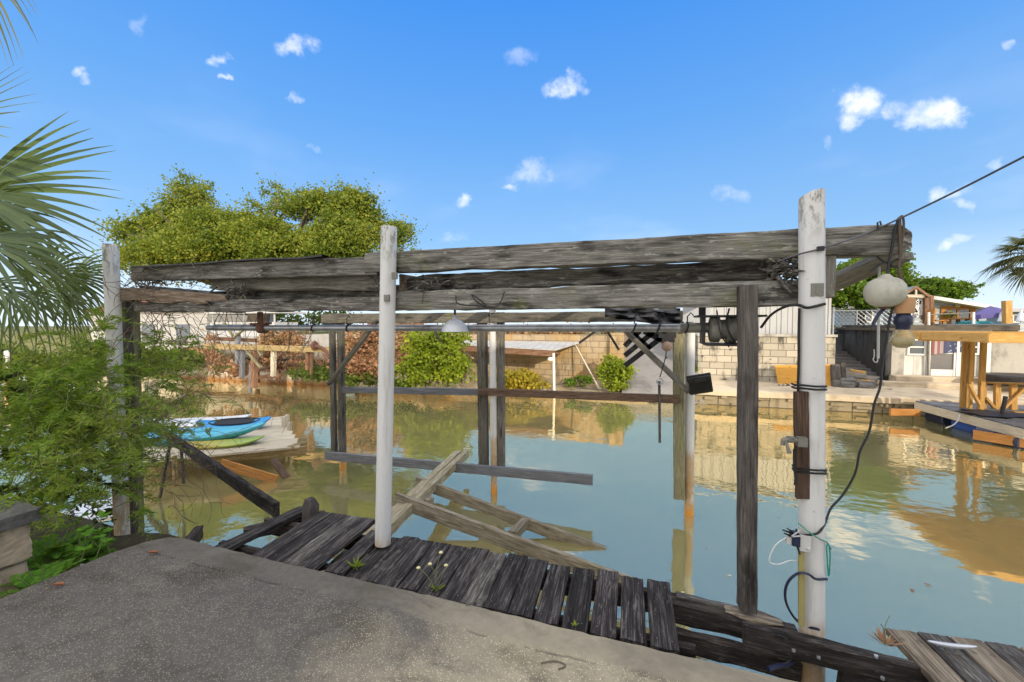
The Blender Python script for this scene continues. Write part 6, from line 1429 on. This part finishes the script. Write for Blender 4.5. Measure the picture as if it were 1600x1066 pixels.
q = aZ(1560, 648, .44); o = MB().lathe(q, [(.001, .0), (.35, .0), (.42, .03), (.20, .06), (.001, .07)], 14, 1.6, wob=.6).at('folded_tarp', M['tarp'], q, None, 40); tag(o, 'dark folded sheet lying on the floating dock by the new frame', 'tarp')
q = aZ(1565, 650, .44); o = MB().tube([q, q+Vector((.05, 0, .42))], .035, 8).at('mooring_bollard', M['black'], q, None, 40); tag(o, 'thin black upright peg on the floating dock', 'bollard')
# new timber shelter frame
pg = empty('timber_shelter', (8.2, 10.8, .42), 'new yellow timber shelter frame with plywood roof on the floating dock', 'shelter')
def nw(nm, a, b, w, h, mt='newwood', **k): return board(nm, a, b, w, h, M[mt], pg, rough=.001, seg=.3, **k)
ZR = 2.20
MB().box((5.95, 9.25, ZR-.004), (11.2, 11.85, ZR+.012)).build('roof', M['plywood'], pg)
nw('beam', (5.88, 11.0, ZR-.10), (11.2, 11.0, ZR-.10), .045, .185); nw('beam', (5.93, 9.22, ZR-.08), (5.93, 11.86, ZR-.08), .045, .16); nw('beam', (5.9, 9.25, ZR-.08), (11.2, 9.25, ZR-.08), .045, .16); nw('beam', (5.9, 11.87, ZR-.09), (11.2, 11.87, ZR-.09), .045, .18)
for k in range(6): nw('joist', (6.9+k*.8, 9.28, ZR-.075), (6.9+k*.8, 11.84, ZR-.075), .04, .13)
for (px, w) in [(1503, .085), (1510, .045), (1516, .055)]:
    a = aZ(px, 637 if px < 1515 else 640, .45); nw('post', a, Vector((a.x, a.y, ZR-.19)), w, .05, up=(0, 1, 0))
a = aZ(1532, 641, .45); nw('post', a, Vector((a.x, a.y, ZR-.02)), .085, .085, up=(0, 1, 0))
nw('brace', aY(1513, 600, 11.5), aY(1530, 632, 11.5), .045, .09, up=(0, 1, 0))
YB2 = 12.0
nw('rail', aY(1534, 598, YB2), aY(1640, 601, YB2), .09, .04)
for (x, w) in [(1537, .07), (1558, .10), (1583, .11), (1612, .10)]: nw('rail_post', aY(x, 641, YB2), aY(x, 599, YB2), w, .08, up=(0, 1, 0))
nw('brace', aY(1540, 622, YB2-.05), aY(1553, 637, YB2-.05), .05, .09, up=(0, 1, 0)); nw('brace', aY(1567, 638, YB2-.05), aY(1600, 606, YB2-.05), .05, .10, up=(0, 1, 0))
nw('rail', aY(1583, 645, 11.3), aY(1640, 648, 11.3), .12, .06)
o = MB().lathe(aY(1592, 586, 14.9), [(.001, -.3), (.55, -.28), (.62, -.05), (.60, 0), (.3, .03), (.001, .04)], 18, 1.2).at('fire_pit', M['darkmetal'], aY(1592, 586, 14.9), None, 40); tag(o, 'dark metal fire pit on the ledge at the far right', 'fire pit')

TZ = 2.12
def house(name, label, x0, x1, y0, y1, z1, zr, wall, roof, ridge='x', eave=.35, cat='house'):
    t = empty(name, (x0, y0, TZ), label, cat); MB().box((x0, y0, TZ-.1), (x1, y1, z1)).build('wall', M[wall], t); e = eave; th = .10
    return t
# blue house
b0, b1 = aY(1312, 508, 26), aY(1376, 508, 26)
t = house('blue_house', 'blue house with white roof and window behind the chain link fence', b0.x, b1.x+1.2, 26, 33, 3.45, 4.2, 'bluehouse', 'shingle')
mb = MB(); x0, x1 = b0.x-.4, b1.x+1.4; mb.add([(x0, 25.6, 3.30), (x1, 25.6, 3.60), (x1, 30, 4.9), (x0, 30, 4.6), (x0, 25.6, 3.18), (x1, 25.6, 3.48), (x1, 30, 4.78), (x0, 30, 4.48)], [(0, 1, 2, 3), (7, 6, 5, 4), (0, 4, 5, 1), (1, 5, 6, 2), (2, 6, 7, 3), (3, 7, 4, 0)]); mb.build('roof', M['hullwhite'], t)
def winb(t, px0, px1, py0, py1, Y, split=True, frame_m='trimwhite', fr=.08):
    a, b = aY(px0, py0, Y), aY(px1, py1, Y); f = MB(); x0, x1, z1, z0 = a.x, b.x, a.z, b.z
    for (u0, w0, u1, w1) in [(x0-fr, z0-fr, x0, z1+fr), (x1, z0-fr, x1+fr, z1+fr), (x0, z1, x1, z1+fr), (x0, z0-fr, x1, z0)]: f.box((u0, Y-.06, w0), (u1, Y+.04, w1))
    if split: f.box(((x0+x1)/2-.03, Y-.05, z0), ((x0+x1)/2+.03, Y+.03, z1))
    o = f.build('window', M[frame_m], t); MB().box((x0, Y-.015, z0), (x1, Y-.003, z1)).build('pane', M['window'], o)
winb(t, 1342, 1361, 487, 502, 26)
# grey house
g0, g1 = aY(1447, 505, 25), aY(1541, 505, 25)
t = empty('grey_house', (g0.x, 25, TZ), 'grey house with white sloping eave and orange framed door above the boathouse', 'house')
zl, zr_ = aY(1447, 466, 25).z, aY(1541, 482, 25).z
mb = MB().add([(g0.x-.5, 25, TZ-.1), (g1.x, 25, TZ-.1), (g1.x, 25, zr_), (g0.x-.5, 25, zl), (g0.x-.5, 33, TZ-.1), (g1.x, 33, TZ-.1), (g1.x, 33, zr_), (g0.x-.5, 33, zl)], [(0, 1, 2, 3), (7, 6, 5, 4), (0, 4, 5, 1), (1, 5, 6, 2), (3, 7, 4, 0)]); mb.build('wall', M['greyhouse'], t)
el_, er_ = aY(1444, 461, 24.6), aY(1549, 478, 24.6); mb = MB(); P4 = [(el_.x, 24.4, el_.z), (er_.x, 24.4, er_.z), (er_.x, 33.4, er_.z), (el_.x, 33.4, el_.z)]
mb.add(P4+[(x, y, z-.16) for x, y, z in P4], [(0, 1, 2, 3), (7, 6, 5, 4), (0, 4, 5, 1), (1, 5, 6, 2), (2, 6, 7, 3), (3, 7, 4, 0)]); mb.build('roof', M['trimwhite'], t)
winb(t, 1477, 1514, 484, 507, 25, True, 'orangewood', .18)
MB().box(tuple(aY(1491, 480, 25)-Vector((0, .12, 0))), tuple(aY(1497, 476, 25)+Vector((0, -.002, 0)))).build('wall_lamp', M['beigewood'], t)
# another house at the far right
h0 = aY(1578, 505, 26); t = empty('slate_house', (h0.x, 26, TZ), 'low slate grey house at the right picture edge behind the umbrellas', 'house')
MB().box((h0.x, 26, TZ-.1), (h0.x+9, 32, 3.0)).build('wall', M['bluehouse'], t); MB().box((h0.x-.3, 25.6, 3.0), (h0.x+9, 32.4, 3.16)).build('roof', M['shingle'], t); winb(t, 1583, 1592, 493, 502, 26, False)
# lattice gable arbour
ar = empty('arbour', aY(1432, 505, 19.5), 'small timber arbour with gabled top and white lattice infill on the terrace', 'arbour')
YA = 19.5
for x in (1414, 1447): board('post', aY(x, 506, YA), aY(x, 463, YA), .14, .14, M['rustwood'], ar, up=(0, 1, 0), seg=.4); board('post', aY(x+8, 506, YA+1.6), aY(x+8, 462, YA+1.6), .12, .12, M['rustwood'], ar, up=(0, 1, 0), seg=.4)
board('beam', aY(1411, 463, YA), aY(1450, 463, YA), .1, .12, M['beigewood'], ar, seg=.4); pk = aY(1431, 449, YA); lf, rt = aY(1408, 463, YA-.1), aY(1452, 464, YA-.1)
for e in (lf, rt): board('rafter', pk, e, .08, .10, M['rustwood'], ar, up=(0, 1, 0), seg=.4)
board('king_post', aY(1431, 462, YA), pk, .06, .06, M['beigewood'], ar, up=(0, 1, 0), seg=.4)
bk_ = Vector((0, 2.2, 0)); MB().add([lf, pk, pk+bk_, lf+bk_]+[v+Vector((0, 0, .05)) for v in (lf, pk, pk+bk_, lf+bk_)], [(0, 1, 2, 3), (7, 6, 5, 4), (0, 4, 5, 1), (1, 5, 6, 2), (2, 6, 7, 3), (3, 7, 4, 0)]).build('roof', M['bluehouse'], ar)
MB().add([pk, rt, rt+bk_, pk+bk_]+[v+Vector((0, 0, .05)) for v in (pk, rt, rt+bk_, pk+bk_)], [(0, 1, 2, 3), (7, 6, 5, 4), (0, 4, 5, 1), (1, 5, 6, 2), (2, 6, 7, 3), (3, 7, 4, 0)]).build('roof', M['bluehouse'], ar)
mb = MB()
for (a, b) in [((1424, 468), (1424, 505)), ((1437, 466), (1440, 500)), ((1440, 466), (1442, 505)), ((1424, 470), (1438, 472)), ((1424, 477), (1438, 474)), ((1424, 488), (1438, 486)), ((1424, 495), (1440, 494)), ((1426, 502), (1442, 503)), ((1434, 468), (1428, 492)), ((1426, 478), (1440, 499)), ((1438, 470), (1427, 500))]: mb.bar(aY(*a, YA+.1), aY(*b, YA+.1), .05, .06, (0, 1, 0))
mb.build('lattice', M['trimwhite'], ar)
# terrace rail, furniture
rl = empty('terrace_rail', (11, 18.4, 2.36), 'thin metal terrace rail above the black roof edge', 'railing')
YT = 18.2
for x in (1451, 1521): MB().tube([aY(x, 508, YT), aY(x, 488, YT)], .04, 8).build('rail_post', M['trimwhite'], rl)
MB().tube([aY(1450, 492, YT), aY(1521, 489, YT)], .02, 6).build('top_rail', M['grimemetal'], rl)
ch = empty('deck_chair', aY(1462, 505, 19), 'orange wooden deck chair on the terrace beside the rail post', 'chair')
board('backrest', aY(1452, 506, 19), aY(1455, 484, 19.1), .5, .05, M['orangewood'], ch, up=(1, 0, 0), seg=.3); board('seat', aY(1456, 501, 19), aY(1475, 501, 19), .5, .05, M['orangewood'], ch, seg=.3)
for x in (1458, 1474): board('leg', aY(x, 507, 19), aY(x, 501, 19), .07, .07, M['orangewood'], ch, up=(0, 1, 0), seg=.3)
tb_ = empty('terrace_table', aY(1495, 505, 19.4), 'orange wooden table with a bench on the terrace in front of the grey house', 'table')
board('top', aY(1480, 498, 19.4), aY(1515, 498, 19.4), .8, .06, M['orangewood'], tb_, seg=.3)
for x in (1483, 1497, 1511): board('leg', aY(x, 508, 19.4), aY(x, 499, 19.4), .09, .09, M['orangewood'], tb_, up=(0, 1, 0), seg=.3)
bush('potted_plant', 'yellow leaved potted plant on the terrace table', [lobe(1485, 494, 19.3, 4, 5)], 260, .10, M['leaf_gold'], aD(1485, 500, 19.3), 71, 'plant', cl_r=.08, clump=12)
cn = empty('canopy', aY(1545, 505, 19), 'low purple canopy on posts at the right end of the terrace', 'canopy')
a, b, c_, d_ = aY(1519, 493, 18.6), aY(1570, 488, 18.6), aY(1572, 484, 20.5), aY(1528, 485, 20.5); pk2 = (a+b+c_+d_)/4+Vector((0, 0, .22))
MB().add([a, b, c_, d_, pk2]+[v-Vector((0, 0, .16)) for v in (a, b, c_, d_)], [(0, 1, 4), (1, 2, 4), (2, 3, 4), (3, 0, 4), (0, 5, 6, 1), (1, 6, 7, 2), (2, 7, 8, 3), (3, 8, 5, 0)]).build('cloth', M['purple'], cn)
for v in (a, b, c_, d_): MB().tube([v-Vector((0, 0, .1)), Vector((v.x, v.y, TZ))], .035, 6).build('pole', M['rustwood'], cn)
rbox(MB(), aY(1520, 507, 18.4), aY(1550, 502, 18.4)+Vector((0, .8, 0)), 8, .05, .03).build('cover', M['teal'], None); o = bpy.data.objects['cover']; o.name = 'spa_cover'; tag(o, 'teal cover lying on the terrace under the purple canopy', 'cover')
for (x, lab) in [(1566, 'closed white parasol left of the thick timber post'), (1595, 'closed white parasol at the right picture edge')]:
    u = empty('closed_parasol', aY(x, 506, 18.5), lab, 'parasol', 'closed parasols on the terrace')
    mb = MB(); bz = aY(x, 503, 18.5); h = aY(x, 486, 18.5).z-bz.z; mb.lathe(bz, [(.001, 0), (.10, .0), (.13, .05*h), (.07, .7*h), (.02, h), (.001, h)], 10, wob=.35); mb.build('cloth', M['umbrella'], u, smooth=40); MB().tube([Vector((bz.x, bz.y, 2.1)), bz+Vector((0, 0, h+.06))], .02, 6).build('pole', M['trimwhite'], u)
o = board('timber_post', aY(1574, 507, 18), aY(1573, 470, 18), .18, .18, M['newwood'], None, up=(0, 1, 0), seg=.3); tag(o, 'thick new timber post standing alone on the terrace', 'post')
# trees on the right
def kb(lst, k, f, seed): return knobbly([lobe(*a) for a in lst], k, f, seed)
tl = [lobe(*a) for a in [(1330, 440, 17, 32, 26), (1365, 425, 17.5, 34, 26), (1305, 455, 17, 22, 22), (1390, 450, 17.5, 22, 24), (1345, 465, 16.8, 34, 16), (1372, 405, 18, 24, 16)]]
def rtree(name, label, base, big, n, size, mat, tr, seed, k=8, f=.38, cl=.22):
    t = tree(name, label, base, big, 60, .1, mat, tr, seed); old = [c for c in t.children if c.name.startswith('crown')][0]; bpy.data.objects.remove(old)
    pads('crown', big, max(60, n//110), n, size, mat, t, base, seed, (.22, .6), .0, .34)
rtree('green_tree', 'bright green tree behind the metal shed and white float', aD(1345, 506, 17.5), tl, 30000, .11, M['leaf_green'], .16, 81)
t2 = [lobe(*a) for a in [(1460, 448, 29, 26, 10), (1490, 445, 29, 28, 10), (1440, 455, 29, 24, 9), (1512, 440, 29, 14, 7), (1500, 462, 28.5, 14, 12), (1475, 458, 28.5, 26, 10)]]
rtree('spreading_tree', 'flat topped green tree standing behind the grey house', aD(1480, 506, 30), t2, 16000, .16, M['leaf_green'], .2, 82, cl=.3)
# palm at the right edge
rd = random.Random(8); cr = aD(1612, 398, 15.5); sp2 = []
for k in range(44):
    v = Vector((rd.gauss(0, 1), rd.gauss(0, 1), rd.gauss(.05, .75))).normalized(); sd = v.cross(UP).normalized() if abs(v.z) < .95 else Vector((1, 0, 0))
    sp2.append((cr+v*rd.uniform(.55, .85)*Vector((1, 1, .9)).x, v+Vector((0, 0, -.15)), sd, rd.uniform(.62, .85), 105, .35, 22))
palm('cabbage_palm', 'round headed cabbage palm at the right picture edge', (cr.x+.25, cr.y, TZ-.2), cr, sp2, M['leaf_palm2'], .17)
